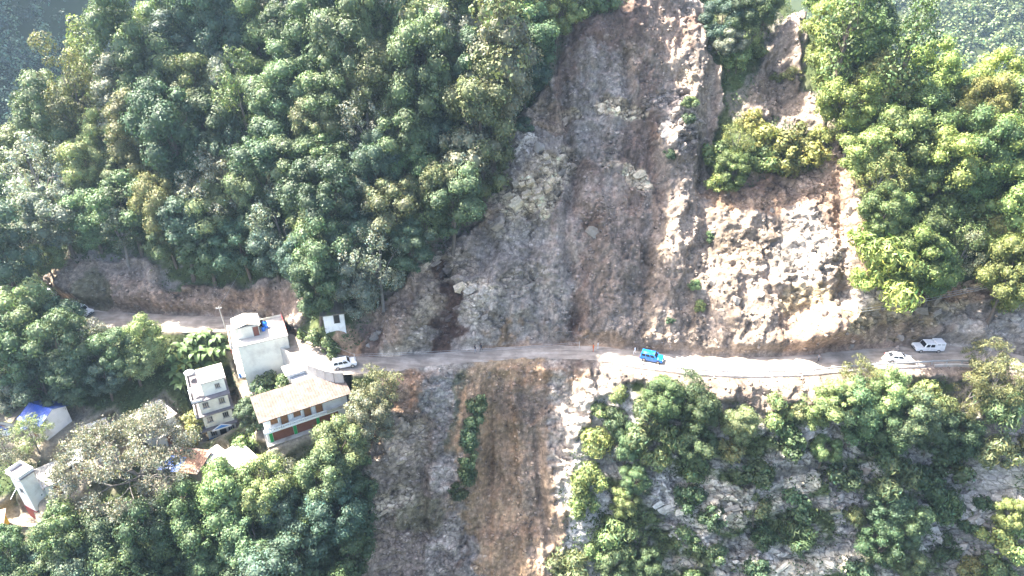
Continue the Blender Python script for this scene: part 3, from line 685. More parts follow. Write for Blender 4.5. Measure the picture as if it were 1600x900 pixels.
M['bluetin'] = plain('blue_tin', (.02, .07, .34), .5, .25, 1.0, dirt=(.13, .18, .33), dirt_scale=.7, spec=.5)
M['shutter'] = plain('brown_shutter', (.19, .07, .045), .7, .15, 2.0)
M['orangewood'] = plain('brown_wood', (.25, .115, .045), .75, .2, 2.0)
M['green'] = plain('green_paint', (.02, .27, .07), .6, .12, 2.0)
M['bluep'] = plain('blue_paint', (.06, .22, .55), .6, .1, 2.0)
M['redp'] = plain('red_paint', (.45, .07, .07), .6, .15, 2.0)
M['maroon'] = plain('maroon_paint', (.20, .017, .02), .6, .2, 1.5)
M['glass'] = plain('dark_glass', (.02, .023, .028), .15, .2, 2.0, spec=.6)
M['frame'] = plain('grey_window_frame', (.30, .29, .27), .6, .1, 2.0)
M['black'] = plain('black_plastic', (.02, .02, .022), .5, .1, 2.0)
M['bluetank'] = plain('blue_plastic', (.01, .16, .62), .4, .1, 2.0, spec=.5)
M['stone'] = plain('stone_wall', (.32, .275, .215), .95, .3, 2.4, bump=.6, dirt=(.16, .13, .1), dirt_scale=1.0)
M['steel'] = plain('galvanised_steel', (.42, .43, .44), .45, .15, 2.0, metal=.5)
M['wood'] = plain('pole_wood', (.24, .19, .14), .85, .2, 2.0)
M['tarp'] = plain('blue_tarp', (.07, .15, .46), .6, .35, 2.2, dirt=(.35, .36, .4), dirt_scale=1.6)
M['yellow'] = plain('yellow_plaster', (.55, .40, .05), .8, .12, 1.0)
M['mossroof'] = plain('mossy_roof', (.15, .13, .10), .95, .3, 1.5, dirt=(.16, .22, .03), dirt_scale=.6)
M['umb'] = plain('pale_blue_cloth', (.55, .66, .80), .8, .1, 2.0)

def window(par, x, z, w, h, y=0.0, side='front', xs=0.0, bars=1, mat=None):
    """frame proud of the wall, dark pane set back inside it, a sill and glazing bars"""
    def T(a0, a1, b0, b1, z0, z1):
        # a along the wall, b outwards
        if side == 'front': return (a0, a1, y - b1, y - b0, z0, z1)
        if side == 'left': return (xs - b1, xs - b0, a0, a1, z0, z1)
        return (xs + b0, xs + b1, a0, a1, z0, z1)
    t = .07
    m = MB()
    m.box(*T(x, x + t, .003, .08, z, z + h)).box(*T(x + w - t, x + w, .003, .08, z, z + h)).box(*T(x + t, x + w - t, .003, .08, z, z + t)).box(*T(x + t, x + w - t, .003, .08, z + h - t, z + h))
    for k in range(bars):
        c = x + w * (k + 1) / (bars + 1)
        m.box(*T(c - .03, c + .03, .003, .06, z + t, z + h - t))
    o = m.build('window', mat or M['frame'], par)
    MB().box(*T(x + t, x + w - t, .002, .012, z + t, z + h - t)).build('pane', M['glass'], o)
    MB().box(*T(x - .08, x + w + .08, .003, .16, z - .1, z - .004)).build('sill', M['concrete'], o)
    return o
def door(par, x, z, w, h, mat, y=0.0, side='front', xs=0.0):
    def T(a0, a1, b0, b1, z0, z1):
        if side == 'front': return (a0, a1, y - b1, y - b0, z0, z1)
        if side == 'left': return (xs - b1, xs - b0, a0, a1, z0, z1)
        return (xs + b0, xs + b1, a0, a1, z0, z1)
    o = MB().box(*T(x, x + w, .003, .05, z, z + h)).build('door', mat, par)
    MB().box(*T(x - .08, x, .003, .09, z, z + h)).box(*T(x + w, x + w + .08, .003, .09, z, z + h)).box(*T(x - .08, x + w + .08, .003, .09, z + h, z + h + .08)).build('door_frame', M['frame'], o)
    MB().box(*T(x + w - .16, x + w - .09, .05, .1, z + h * .45, z + h * .52)).build('handle', M['black'], o)
    return o
def roof_sheet(par, x0, x1, y0, y1, z0, z1, mat, thick=.09, name='roof', wave=.22, along='y'):
    """a pitched corrugated roof plane from the eave (y0, z0) to the ridge (y1, z1)"""
    n = max(4, int((x1 - x0) / wave)); m = MB()
    top = []; 
    for i in range(n + 1):
        x = x0 + (x1 - x0) * i / n; d = .035 * (i % 2)
        top.append((x, d))
    base = len(m.V)
    for x, d in top:
        m.V += [(x, y0, z0 + thick + d), (x, y1, z1 + thick + d), (x, y0, z0), (x, y1, z1)]
    for i in range(n):
        a = base + i * 4; b = a + 4
        m.F += [(a, b, b + 1, a + 1), (a + 2, a + 3, b + 3, b + 2), (a, a + 2, b + 2, b), (a + 1, b + 1, b + 3, a + 3)]
    a = base; b = base + n * 4
    m.F += [(a, a + 1, a + 3, a + 2), (b, b + 2, b + 3, b + 1)]
    return m.build(name, mat, par)
def railing(par, pts, h=.9, name='railing', mat=None, posts=.9):
    m = MB()
    for a, b in zip(pts[:-1], pts[1:]):
        a = np.array(a, float); b = np.array(b, float); L = np.linalg.norm(b - a)
        for z in (h, h * .5):
            m.cyl(a + (0, 0, z), b + (0, 0, z), .025, 6)
        k = max(1, int(L / posts))
        for i in range(k + 1):
            p = a + (b - a) * i / k
            m.cyl(p, p + np.array((0, 0, h)), .02, 6)
    return m.build(name, mat or M['white'], par)
def water_tank(P_, r, h, mat, label, group=None):
    t = root('water_tank', P_, 0, label, 'water tank', group)
    m = MB(); m.cyl((0, 0, 0), (0, 0, h * .8), r, 14).cyl((0, 0, h * .8), (0, 0, h), r, 14, r * .45)
    m.build('body', mat, t)
    MB().cyl((0, 0, h + .002), (0, 0, h + .08), r * .38, 12).build('lid', M['black'], t)
    return t
def rect_from(u0, v0, u1, v1, z):
    """front-left and front-right corners sighted at height z -> corner, turn, width"""
    a = up(u0, v0, z); b = up(u1, v1, z)
    return a, math.atan2(b[1] - a[1], b[0] - a[0]), math.hypot(b[0] - a[0], b[1] - a[1])

# ---- tall cream house beside the road
def tall_house():
    a, rz, w = rect_from(372, 543, 449, 525, 2.5)
    H = 9.4; zb = 2.5 - H; D = 6.4
    t = root('house', (a[0], a[1], zb), rz, 'tall cream house with blank side wall and flat roof beside the road bend', 'house')
    MB().box(0, w, 0, D, -3, H).build('wall', M['cream'], t)
    MB().box(-1.15, w + .12, -.14, D + .12, H + .003, H + .2).build('roof', M['concrete'], t)
    m = MB(); m.box(-1.15, -1.0, -.14, D + .12, H + .205, H + .75).box(-.995, w + .1, D - .02, D + .12, H + .205, H + .6)
    m.build('parapet', M['cream'], t)
    MB().box(-1.22, -1.155, -.14, D * .62, H - .75, H + .1).build('sign_band', M['redp'], t)
    for k, z in enumerate((H - 3.1, H - 6.2)):
        b = MB().box(-1.1, -.003, .1, D, z - .15, z).build('balcony', M['white'], t)
        railing(b, [(-.003, .15, z), (-1.06, .15, z), (-1.06, D - .1, z), (-.003, D - .1, z)], .9)
        door(t, .9, z + .01, .9, 2.0, M['shutter'], side='left', xs=0)
        window(t, 2.6, z + .9, 1.1, 1.1, side='left', xs=0)
        window(t, 5.0, z + .9, 1.1, 1.1, side='left', xs=0)
    MB().box(-1.0, -.6, .08, .6, H - 6.19, H - 5.4).build('cloth', M['bluep'], t)
    window(t, 1.0, H - 2.2, 1.2, 1.2, side='right', xs=w)
    window(t, 4.2, H - 2.2, 1.2, 1.2, side='right', xs=w)
    # stair cabin
    c = MB().box(.1, 3.9, 2.0, 5.2, H + .203, H + 2.35).build('stair_cabin', M['cream'], t)
    MB().prism([(-.25, H + 2.353), (2.0, H + 2.95), (4.25, H + 2.353), (4.25, H + 2.48), (2.0, H + 3.08), (-.25, H + 2.48)], 1.75, 5.5).build('cabin_roof', M['roofw'], c)
    door(t, 2.9, H + .21, .85, 1.85, M['shutter'], y=2.0)
    window(t, 3.0, H + 1.2, .9, .6, side='left', xs=.1)
    railing(t, [(w, .0, H + .2), (w, D, H + .2)], .9, mat=M['redp'])
    def at_(x, y, z): 
        return (a[0] + x * math.cos(rz) - y * math.sin(rz), a[1] + x * math.sin(rz) + y * math.cos(rz), zb + z)
    water_tank(at_(5.0, 4.0, H + .21), .45, 1.25, M['bluetank'], 'tall blue plastic water drum on the flat roof of the cream house')
    water_tank(at_(4.55, 3.1, H + .21), .3, .75, M['bluetank'], 'short blue drum standing by the red roof door of the cream house')
    water_tank(at_(4.5, 4.9, H + .21), .4, 1.0, M['black'], 'black drum behind the blue drums on the flat roof')
    return a, rz, w, D, zb
TH_ = tall_house()

# ---- narrow four-storey house
def four_storey():
    z0 = -13.0
    a, rz, w = rect_from(328, 691, 372, 677, z0)
    D = 7.4; s = 3.1
    t = root('house', (a[0], a[1], z0), rz, 'narrow four-storey cream house with blue pediment over its door', 'house')
    MB().box(0, w, 0, D, -3, 3 * s).build('wall', M['cream'], t)
    MB().box(-.005, w + .005, -.012, .5, 0, .75).build('base_stripe', M['bluep'], t)
    for k in (1, 2, 3):
        o = MB().box(-.9, w + .45, -.7, D + .1, k * s - .16, k * s + .02 + (.05 if k == 3 else 0)).build('floor_slab', M['slab'] if k < 3 else M['slab'], t)
        if k < 3: MB().box(-.9, -.75, -.6, D, k * s + .03, k * s + .8).build('balcony_wall', M['white'], o)
    p = MB().box(1.15, w + .1, .35, D * .55, 3 * s + .08, 4 * s - .35).build('top_storey', M['cream'], t)
    MB().box(.85, w + .4, .05, D * .6, 4 * s - .345, 4 * s - .15).build('roof', M['roofw'], p)
    m = MB(); m.box(-.9, -.75, -.7, D + .1, 3 * s + .075, 3 * s + .8).box(-.745, w + .45, D - .05, D + .1, 3 * s + .075, 3 * s + .8).box(-.745, .8, -.7, -.55, 3 * s + .075, 3 * s + .5)
    m.build('parapet', M['white'], t)
    for k in range(3):
        z = k * s + 1.1
        if k != 0: window(t, .55, z, .95, 1.15, bars=2)
        window(t, w - 1.55, z, .95, 1.15, bars=2) if k else window(t, .5, z, 1.0, 1.15, bars=2)
    window(t, w - 1.5, 3 * s + 1.0, .8, 1.0, y=.35, bars=2)
    door(t, 2.0, .02, .95, 2.1, M['black'])
    window(t, 3.35, 1.2, 1.0, 1.0, bars=2)
    for k in range(3): window(t, 2.0, k * s + 1.1, 1.0, 1.1, side='left', xs=0); window(t, 4.6, k * s + 1.1, 1.0, 1.1, side='left', xs=0)
    c = MB().box(.9, 4.0, -.95, -.705, 2.75, 2.95).build('canopy', M['white'], t)
    MB().prism([(.9, 2.953), (4.0, 2.953), (2.45, 3.75)], -.93, -.75).build('pediment', M['white'], c)
    MB().prism([(1.25, 3.03), (3.65, 3.03), (2.45, 3.6)], -.96, -.935).build('pediment_panel', M['bluep'], c)
    def at_(x, y, z):
        return (a[0] + x * math.cos(rz) - y * math.sin(rz), a[1] + x * math.sin(rz) + y * math.cos(rz), z0 + z)
    for (x, y, lab) in ((-.1, 1.0, 'pale blue sunshade at the front of the narrow house terrace'), (-.2, 6.3, 'pale blue sunshade at the back of the narrow house terrace')):
        u_ = root('parasol', at_(x, y, 3 * s + .08), .3, lab, 'parasol')
        MB().cyl((0, 0, 0), (0, 0, 1.75), .03, 6).build('pole', M['steel'], u_)
        m = MB(); n = 8
        m.V.append((0, 0, 1.95))
        for i in range(n): m.V.append((.85 * math.cos(i * math.tau / n), .85 * math.sin(i * math.tau / n), 1.5))
        m.F += [(0, 1 + i, 1 + (i + 1) % n) for i in range(n)]
        m.V.append((0, 0, 1.90)); m.F += [(n + 1, 1 + (i + 1) % n, 1 + i) for i in range(n)]
        m.build('canopy', M['umb'], u_)
    for i in range(3):
        water_tank(at_(1.2 + 1.15 * i, 6.3, 3 * s + .08), .45, 1.15, M['black'], ['black water tank beside the rear sunshade on the narrow house', 'middle one of three black water tanks on the narrow house', 'black water tank farthest from the sunshades on the narrow house'][i])
    return a, rz, w, D, z0
FS_ = four_storey()

# ---- long two-storey house with brown roof
def long_house():
    z0 = -8.0
    a = up(420, 693, z0); rz = R(29.5); w = 13.4; D = 4.6
    t = root('house', (a[0], a[1], z0), rz, 'long two-storey house with brown roof, brown shutters and green posts', 'house')
    MB().box(0, w, 0, D, 0, 5.45).build('wall', M['white'], t)
    MB().box(-.25, w + .2, -.75, D + .2, -3.2, -.003).build('plinth', M['stone'], t)
    MB().box(-.3, w + .25, -.95, D + .25, 0.0, .14).build('walkway', M['concrete'], t)
    r = roof_sheet(t, -.75, w + .6, -1.25, D + .45, 5.45, 6.15, M['brownroof'], .12)
    b = MB().box(-.35, w + .3, -1.0, -.003, 2.72, 2.88).build('balcony', M['white'], t)
    m = MB(); m.box(-.35, w * .72, -1.0, -.9, 2.883, 3.05).box(-.35, w * .72, -1.0, -.9, 3.45, 3.6)
    k = int(w * .72 / .35)
    for i in range(k): m.box(-.35 + i * .35, -.2 + i * .35, -.985, -.915, 3.05, 3.45)
    m.build('balustrade', M['white'], b)
    MB().box(w * .72 + .01, w + .3, -1.0, -.9, 2.883, 3.5).build('parapet', M['roofw'], b)
    for x in (1.0, 2.6, 4.6, 6.3, 8.2):
        if x in (1.0, 4.6): window(t, x, 3.6, 1.35, 1.25, mat=M['orangewood']); MB().box(x + .08, x + 1.27, -.05, -.014, 3.68, 4.77).build('shutter', M['orangewood'], t)
        else: door(t, x, 2.89, 1.05, 2.1, M['orangewood'])
    for x in (2.2, 4.15, 5.85, 7.7): MB().box(x - .1, x + .12, -.2, -.003, 2.89, 5.4).build('pilaster', M['white'], t)
    for i, x in enumerate((.35, 4.15, 7.9)):
        MB().box(x, x + .5, -.14, -.003, .143, 2.7).build('post', M['green'], t)
        if i < 2:
            sh = MB()
            for j in range(16): sh.box(x + .55, x + 3.75, -.06 - .012 * (j % 2), -.003, .15 + j * .155, .15 + (j + 1) * .155 - .006)
            sh.build('roller_shutter', M['shutter'], t)
    sh = MB()
    for j in range(16): sh.box(8.45, 11.6, -.06 - .012 * (j % 2), -.003, .15 + j * .155, .15 + (j + 1) * .155 - .006)
    sh.build('roller_shutter', M['shutter'], t)
    window(t, 1.0, 3.7, 1.2, 1.1, side='left', xs=0); window(t, 2.8, 3.7, 1.0, 1.1, side='left', xs=0)
    return a, rz, w, D, z0
LH_ = long_house()

# ---- simple houses: four roof corners sighted at a chosen height above the slope
def low_house(pts, lift, wall_h, roofmat, wallmat, label, pitch=.0, over=.25, gable=False, name='house', windows=True, zr=None):
    """pts: front-left, front-right, back-right, back-left roof corners as sighted"""
    cu = sum(p[0] for p in pts) / 4; cv = sum(p[1] for p in pts) / 4
    if zr is None: zr = hit(cu, cv, NB, lift=lift)[2] + lift
    Q = [up(u, v, zr) for u, v in pts]
    a = Q[0]; rz = math.atan2(Q[1][1] - a[1], Q[1][0] - a[0])
    w = .5 * (np.linalg.norm(Q[1] - Q[0]) + np.linalg.norm(Q[2] - Q[3])); d = .5 * (np.linalg.norm(Q[3] - Q[0]) + np.linalg.norm(Q[2] - Q[1]))
    t = root(name, (a[0], a[1], zr - wall_h), rz, label, 'house')
    o_ = over
    MB().box(o_, w - o_, o_, d - o_, -3, wall_h).build('wall', wallmat, t)
    if gable:
        MB().prism([(o_, wall_h), (d - o_, wall_h), (d / 2, wall_h + pitch * .95)], o_ + .01, w - o_ - .01, axis='x').build('gable', wallmat, t)
        roof_sheet(t, -.1, w + .1, -.15, d / 2, wall_h - .05, wall_h + pitch, roofmat)
        roof_sheet(t, -.1, w + .1, d + .15, d / 2, wall_h - .05, wall_h + pitch, roofmat)
    else:
        roof_sheet(t, -.1, w + .1, -.1, d + .1, wall_h + .003, wall_h + pitch + .003, roofmat)
    if windows and wall_h > 2:
        k = max(1, int((w - 1) / 2.4))
        for i in range(k):
            x = (w - k * 2.2) / 2 + i * 2.2 + .6
            if i == k // 2: door(t, x, .0, .9, 1.95, M['shutter'], y=o_)
            else: window(t, x, .95, .95, .95, y=o_)
    return t, (a, rz, w, d, zr - wall_h)
LOWS = []
def LHs(*a_, **k_):
    t, q = low_house(*a_, **k_); LOWS.append(q); return t
LHs([(447, 588), (463, 610), (513, 594), (486, 576)][1:2] + [(513, 594), (486, 576), (447, 588)], 2.8, 2.8, M['tin'], M['concrete'], 'low house with white flat roof behind the brown-roofed house', pitch=.15, zr=-2.1)
LHs([(447, 588), (481, 577), (464, 569), (431, 580)], 2.6, 2.6, M['roofw'], M['white'], 'small pale-roofed house tucked against the tall cream house', pitch=.15, zr=-1.2)
LHs([(327, 727), (357, 706), (338, 699), (312, 717)], 2.5, 2.5, M['tin'], M['white'], 'white tin shed in front of the narrow house', pitch=.3)
LHs([(373, 737), (405, 717), (364, 701), (334, 721)], 2.6, 2.6, M['tin'], M['white'], 'wide white tin-roofed shed below the long brown-roofed house', pitch=.35)
th_ = LHs([(246, 734), (306, 741), (321, 711), (262, 700)], 3.0, 3.0, M['rust'], M['stone'], 'old stone house with patched rusty roof and blue tarpaulin', pitch=.6)
a_, rz_, w_, d_, z_ = LOWS[-1]
roof_sheet(th_, .1, w_ * .52, -.16, d_ * .62, 3.14, 3.5, M['tarp'], .02, 'tarpaulin')
LHs([(225, 676), (279, 645), (256, 632), (203, 648)], 3.0, 2.6, M['roofw'], M['white'], 'white-roofed house half hidden behind the big grey tree', pitch=.5)
LHs([(246, 688), (283, 667), (268, 658), (231, 674)], 2.6, 2.4, M['tin'], M['white'], 'small tin-roofed hut in front of the white-roofed house', pitch=.3)
LHs([(140, 708), (186, 690), (146, 668), (113, 677)], 2.8, 2.6, M['roofw'], M['white'], 'pale-roofed house under the big grey tree branches', pitch=.5)
LHs([(165, 706), (187, 691), (165, 684), (146, 696)], 3.4, 2.6, M['rust'], M['white'], 'red-brown roofed lean-to beside the pale-roofed house', pitch=.3, windows=False)
LHs([(108, 728), (134, 718), (120, 706), (98, 714)], 2.6, 2.4, M['tin'], M['white'], 'small white tin roof among the grey tree leaves', pitch=.3)
LHs([(66, 764), (106, 746), (92, 722), (54, 736)], 2.8, 2.6, M['roofw'], M['white'], 'white-roofed annex next to the maroon-based tower', pitch=.3)
LHs([(28, 655), (58, 664), (84, 632), (44, 622)], 3.6, 3.3, M['bluetin'], M['white'], 'white house with bright blue gabled tin roof', pitch=1.3, gable=True)
LHs([(34, 673), (58, 664), (46, 652), (18, 662)], 2.2, 2.0, M['bluetin'], M['white'], 'low blue tin roof in front of the blue-gabled house', pitch=.5, windows=False)
LHs([(-14, 672), (14, 672), (18, 661), (-10, 660)], 2.0, 1.8, M['bluetin'], M['white'], 'small blue shed roof below the weathered grey house', pitch=.4, windows=False)
LHs([(-20, 655), (18, 661), (12, 640), (-24, 634)], 3.2, 3.0, M['mossroof'], M['concrete'], 'weathered grey house beside the blue-gabled house', pitch=.6)

# ---- tower-like white house with maroon base
def tower_house():
    z0 = hit(46, 820, NB)[2]
    zt = z0 + 10.2
    top = up(28, 747, zt); b = up(52, 731, zt); l = up(8, 735.5, zt)
    rz = math.atan2(b[1] - top[1], b[0] - top[0]); w = np.linalg.norm(b - top); D = np.linalg.norm(l - top)
    t = root('house', (top[0], top[1], z0), rz, 'tall white tower house with maroon base and open square roof parapet', 'house')
    MB().box(.15, w - .15, .15, D - .15, 2.6, 9.6).build('wall', M['white'], t)
    MB().box(.1, w + 3.4, .1, D - .1, -3, 2.597).build('base_wall', M['maroon'], t)
    MB().box(-.15, w + .15, -.15, D + .15, 9.603, 9.75).build('roof_slab', M['slab'], t)
    m = MB(); m.box(0, w, 0, .22, 9.753, 10.3).box(0, w, D - .22, D, 9.753, 10.3).box(0, .22, .223, D - .223, 9.753, 10.3).box(w - .22, w, .223, D - .223, 9.753, 10.3)
    m.build('parapet', M['white'], t)
    wg = MB().box(w - .14, w + 3.5, .4, D - .2, 2.6, 5.2).build('wing', M['white'], t)
    MB().box(w - .13, w + 3.8, .1, D + .1, 5.203, 5.35).build('wing_roof', M['roofw'], wg)
    window(t, w + .6, 3.4, 1.0, 1.1, y=.4); window(t, 1.0, 6.2, .8, 1.0, side='left', xs=.15)
    door(t, 1.2, 0.05, .9, 1.9, M['black'], y=.1)
    MB().cyl((-.2, -.15, 9.4), (-2.4, -1.2, 8.6), .05, 6).build('pipe', M['white'], t)
    return top, rz, w + 3.5, D, z0
TW_ = tower_house()
gw = root('garden_wall', hit(10, 826, NB), R(2), 'low stone garden wall below the maroon tower base', 'wall')
m = MB()
for r_ in range(3):
    for k in range(11):
        m = MB().box(k * .68 + (.3 if r_ % 2 else 0) - .3, k * .68 + .66 + (.3 if r_ % 2 else 0) - .3, -.2 - .03 * ((k * 7 + r_) % 3), .25, -.4 + r_ * .36, -.4 + r_ * .36 + .345)
        m.build('stone', M['stone'], gw)
LHs([(-16, 868), (10, 858), (4, 838), (-20, 846)], 3.4, 3.2, M['roofw'], M['white'], 'white house below the yellow-walled house', pitch=.2)
LHs([(-20, 826), (6, 818), (2, 800), (-22, 806)], 2.6, 2.5, M['rust'], M['yellow'], 'yellow-walled house beside the maroon tower base', pitch=.2, windows=False)

# ---- hut with mossy roof above the road, stone steps, walls
def hut():
    Pg = hit(522, 524, NN)
    rz = R(14)
    t = root('hut', (Pg[0] - 1.4, Pg[1] + .1, Pg[2] + 2.0), rz, 'small white hut with mossy roof above the road bend', 'hut')
    MB().box(0, 3.4, 0, 2.6, -4.4, 2.0).build('wall', M['white'], t)
    roof_sheet(t, -.6, 3.8, -.45, 3.0, 2.003, 2.45, M['mossroof'], .12)
    door(t, 1.7, .1, .9, 1.75, M['black'])
    window(t, .5, .9, .7, .7, side='left', xs=0)
hut()
st = root('stone_steps', hit(480, 543, NN), R(62), 'weathered stone steps climbing from the road to the hut', 'steps')
for k in range(7):
    MB().box(k * .55, k * .55 + .62, -.75, .75, k * .42 - 1.2, k * .42 + .12).build('step', M['stone'], st)

def along_road(x0, x1, side, off, step):
    xs = np.arange(x0, x1, step)
    ry, rz, rw = road_at(xs)
    return np.stack([xs, ry + side * (rw / 2 + off), rz], 1)
def xu(u):
    return float(np.interp(u, ROAD[:, 0], RX))
# retaining wall of concrete panels under the bend
Q = along_road(xu(436), xu(545), -1, -.05, 1.5)
rw_ = root('retaining_wall', (0, 0, 0), 0, 'concrete retaining wall holding up the road at the bend', 'wall')
for a, b in zip(Q[:-1], Q[1:]):
    d = b - a; L = math.hypot(d[0], d[1])
    MB().box(0.01, L - .01, -.35, .0, -4.5, .45).build('panel', M['concrete'], rw_, loc=tuple(a), rot=(0, 0, math.atan2(d[1], d[0])))

# ---- crash barrier: two runs with a gap
def barrier(u0, u1, label):
    Q = along_road(xu(u0), xu(u1), -1, .05, .5)
    t = root('crash_barrier', tuple(Q[0]), 0, label, 'crash barrier', 'crash barriers along the road edge')
    prof = [(.0, .78), (-.06, .72), (-.0, .63), (-.06, .54), (0, .47), (.03, .47), (-.03, .54), (.03, .63), (-.03, .72), (.03, .78)]
    V = []; F = []
    k = len(prof)
    for p in Q:
        q = p - Q[0]
        for dy, dz in prof: V.append((q[0], q[1] + dy * 1.3, q[2] + dz))
    for i in range(len(Q) - 1):
        for j in range(k):
            j2 = (j + 1) % k
            F.append((i * k + j, (i + 1) * k + j, (i + 1) * k + j2, i * k + j2))
    link('rail', mesh_from('rail', V, F), t, M['steel'])
    pm = None
    for i in range(0, len(Q), 5):
        q = Q[i] - Q[0]
        if pm is None:
            o = MB().box(-.07, .07, .045, .19, -.9, .76).build('post', M['steel'], t); pm = o.data
        else: o = link('post', pm, t)
        o.location = q
    return t
barrier(978, 1046, 'short steel crash barrier run beside the blue car')
barrier(1053, 1640, 'long curving steel crash barrier from the talus to the parked vehicles')
# broken concrete road edge under the barrier
Q = along_road(xu(975), xu(1640), -1, .25, 1.6)
ke = root('road_kerb', (0, 0, 0), 0, 'pale concrete edge beam along the valley side of the road', 'kerb')
rgk = np.random.default_rng(4)
for a, b in zip(Q[:-1], Q[1:]):
    d = b - a; L = math.hypot(d[0], d[1])
    if rgk.random() < .14: continue
    MB().box(.01, L - .02, -.22, .16, -.7, .10 + rgk.uniform(-.03, .05)).build('block', M['concrete'], ke, loc=tuple(a + np.array([0, 0, rgk.uniform(-.05, .03)])), rot=(rgk.normal(0, .02), 0, math.atan2(d[1], d[0]) + rgk.normal(0, .015)))
# ------------------------------------------------------------------ level plots under the houses, then the slope itself
PADS = []
for a_, rz_, w_, d_, z_ in [TH_, FS_, LH_, TW_] + LOWS:
    cx_ = a_[0] + math.cos(rz_) * w_ / 2 - math.sin(rz_) * d_ / 2; cy_ = a_[1] + math.sin(rz_) * w_ / 2 + math.cos(rz_) * d_ / 2
    PADS.append((cx_, cy_, w_ / 2 + .5, d_ / 2 + .7, rz_, z_ - .02))
YARD = np.zeros((NX, NS))
for (px_, py_, hx_, hy_, rz_, z_) in PADS:
    for _ in range(3):
        P = from_xsn(GX, GS, NN)
        dx = P[..., 0] - px_; dy = P[..., 1] - py_
        lx = dx * math.cos(rz_) + dy * math.sin(rz_); ly = -dx * math.sin(rz_) + dy * math.cos(rz_)
        dd = np.maximum(np.abs(lx) - hx_, np.abs(ly) - hy_)
        m = sstep(1.2, 0.0, dd) * (np.abs(P[..., 2] - z_) < 9)
        NN = NN + m * (z_ - P[..., 2]) / CT * .55
    YARD = np.maximum(YARD, sstep(2.2, .6, dd + WX * .5) * (np.abs(P[..., 2] - z_) < 4))
lay(YARD, C['dry'], .8)
P = from_xsn(GX, GS, NN)
idx = np.arange(NX * NS).reshape(NX, NS)
quads = np.stack([idx[:-1, :-1], idx[1:, :-1], idx[1:, 1:], idx[:-1, 1:]], -1).reshape(-1, 4)
me = mesh_from('terrain', P, quads)
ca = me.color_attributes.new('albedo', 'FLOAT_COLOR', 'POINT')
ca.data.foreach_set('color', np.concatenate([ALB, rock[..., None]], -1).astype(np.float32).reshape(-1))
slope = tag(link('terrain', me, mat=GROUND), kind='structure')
slope['label'] = 'steep mountainside with a bare landslide scar above and below the road'

# ------------------------------------------------------------------ foliage
def leaf_material(name, gloss=.36, trans=.2):
    m, nt, out = mat_nodes(name)
    oi = nd(nt, 'ShaderNodeObjectInfo')
    at_ = nd(nt, 'ShaderNodeAttribute'); at_.attribute_name = 'tint'
    c = mixc(nt, oi.outputs['Color'], at_.outputs['Color'], 1.0, 'MULTIPLY')
    p = nd(nt, 'ShaderNodeBsdfPrincipled'); p.inputs['Roughness'].default_value = .6; p.inputs['Specular IOR Level'].default_value = gloss
    nt.links.new(c, p.inputs['Base Color'])
    t = nd(nt, 'ShaderNodeBsdfTranslucent')
    tc = mixc(nt, c, (1.15, 1.32, .72), 1.0, 'MULTIPLY')
    nt.links.new(tc, t.inputs['Color'])
    mx = nd(nt, 'ShaderNodeMixShader'); mx.inputs[0].default_value = trans
    nt.links.new(p.outputs[0], mx.inputs[1]); nt.links.new(t.outputs[0], mx.inputs[2])
    nt.links.new(mx.outputs[0], out.inputs[0])
    return m
LEAF = leaf_material('leaf')
def bark_material(name, col):
    return plain(name, col, .9, .3, 3.0, bump=.4)
BARK = bark_material('bark', (.12, .095, .075))
BARK_GREY = bark_material('bark_grey', (.19, .17, .15))

def leaf_cards(P, Nrm, size, aspect, rg, droop=0.0):
    """diamond leaves at points P facing Nrm"""
    n = len(P)
    Nrm = Nrm / (np.linalg.norm(Nrm, axis=1, keepdims=True) + 1e-9)
    r = rg.normal(size=(n, 3))
    r[:, 2] -= droop
    T = r - Nrm * (r * Nrm).sum(1, keepdims=True)
    T /= np.linalg.norm(T, axis=1, keepdims=True) + 1e-9
    B = np.cross(Nrm, T)
    L = (size * rg.uniform(.65, 1.35, n))[:, None]
    W = L * aspect
    V = np.stack([P - T * L * .5, P + B * W * .5 - T * L * .05 , P + T * L * .5 - Nrm * L * .18, P - B * W * .5 - T * L * .05], 1)
    F = np.arange(n * 4).reshape(n, 4)
    return V.reshape(-1, 3), F
def set_tint(me, T):
    ca = me.color_attributes.new('tint', 'FLOAT_COLOR', 'POINT')
    T = np.asarray(T, np.float32)
    ca.data.foreach_set('color', np.concatenate([T, np.ones((len(T), 1), np.float32)], 1).reshape(-1))
def leaf_tint(n, rg, spread=.3, base=None):
    b = np.ones(n) if base is None else base
    g = b * (1 + rg.normal(0, spread, n)).clip(.4, 1.9)
    y = rg.normal(0, .10, n)
    T = np.stack([g * (1 + y * 1.2), g, g * (1 - y)], 1)
    return np.repeat(T, 4, axis=0)
_bm = bmesh.new(); bmesh.ops.create_icosphere(_bm, subdivisions=1, radius=1.0)
_bm.verts.ensure_lookup_table()
ICO = (np.array([v.co for v in _bm.verts]), np.array([[v.index for v in f.verts] for f in _bm.faces])); _bm.free()
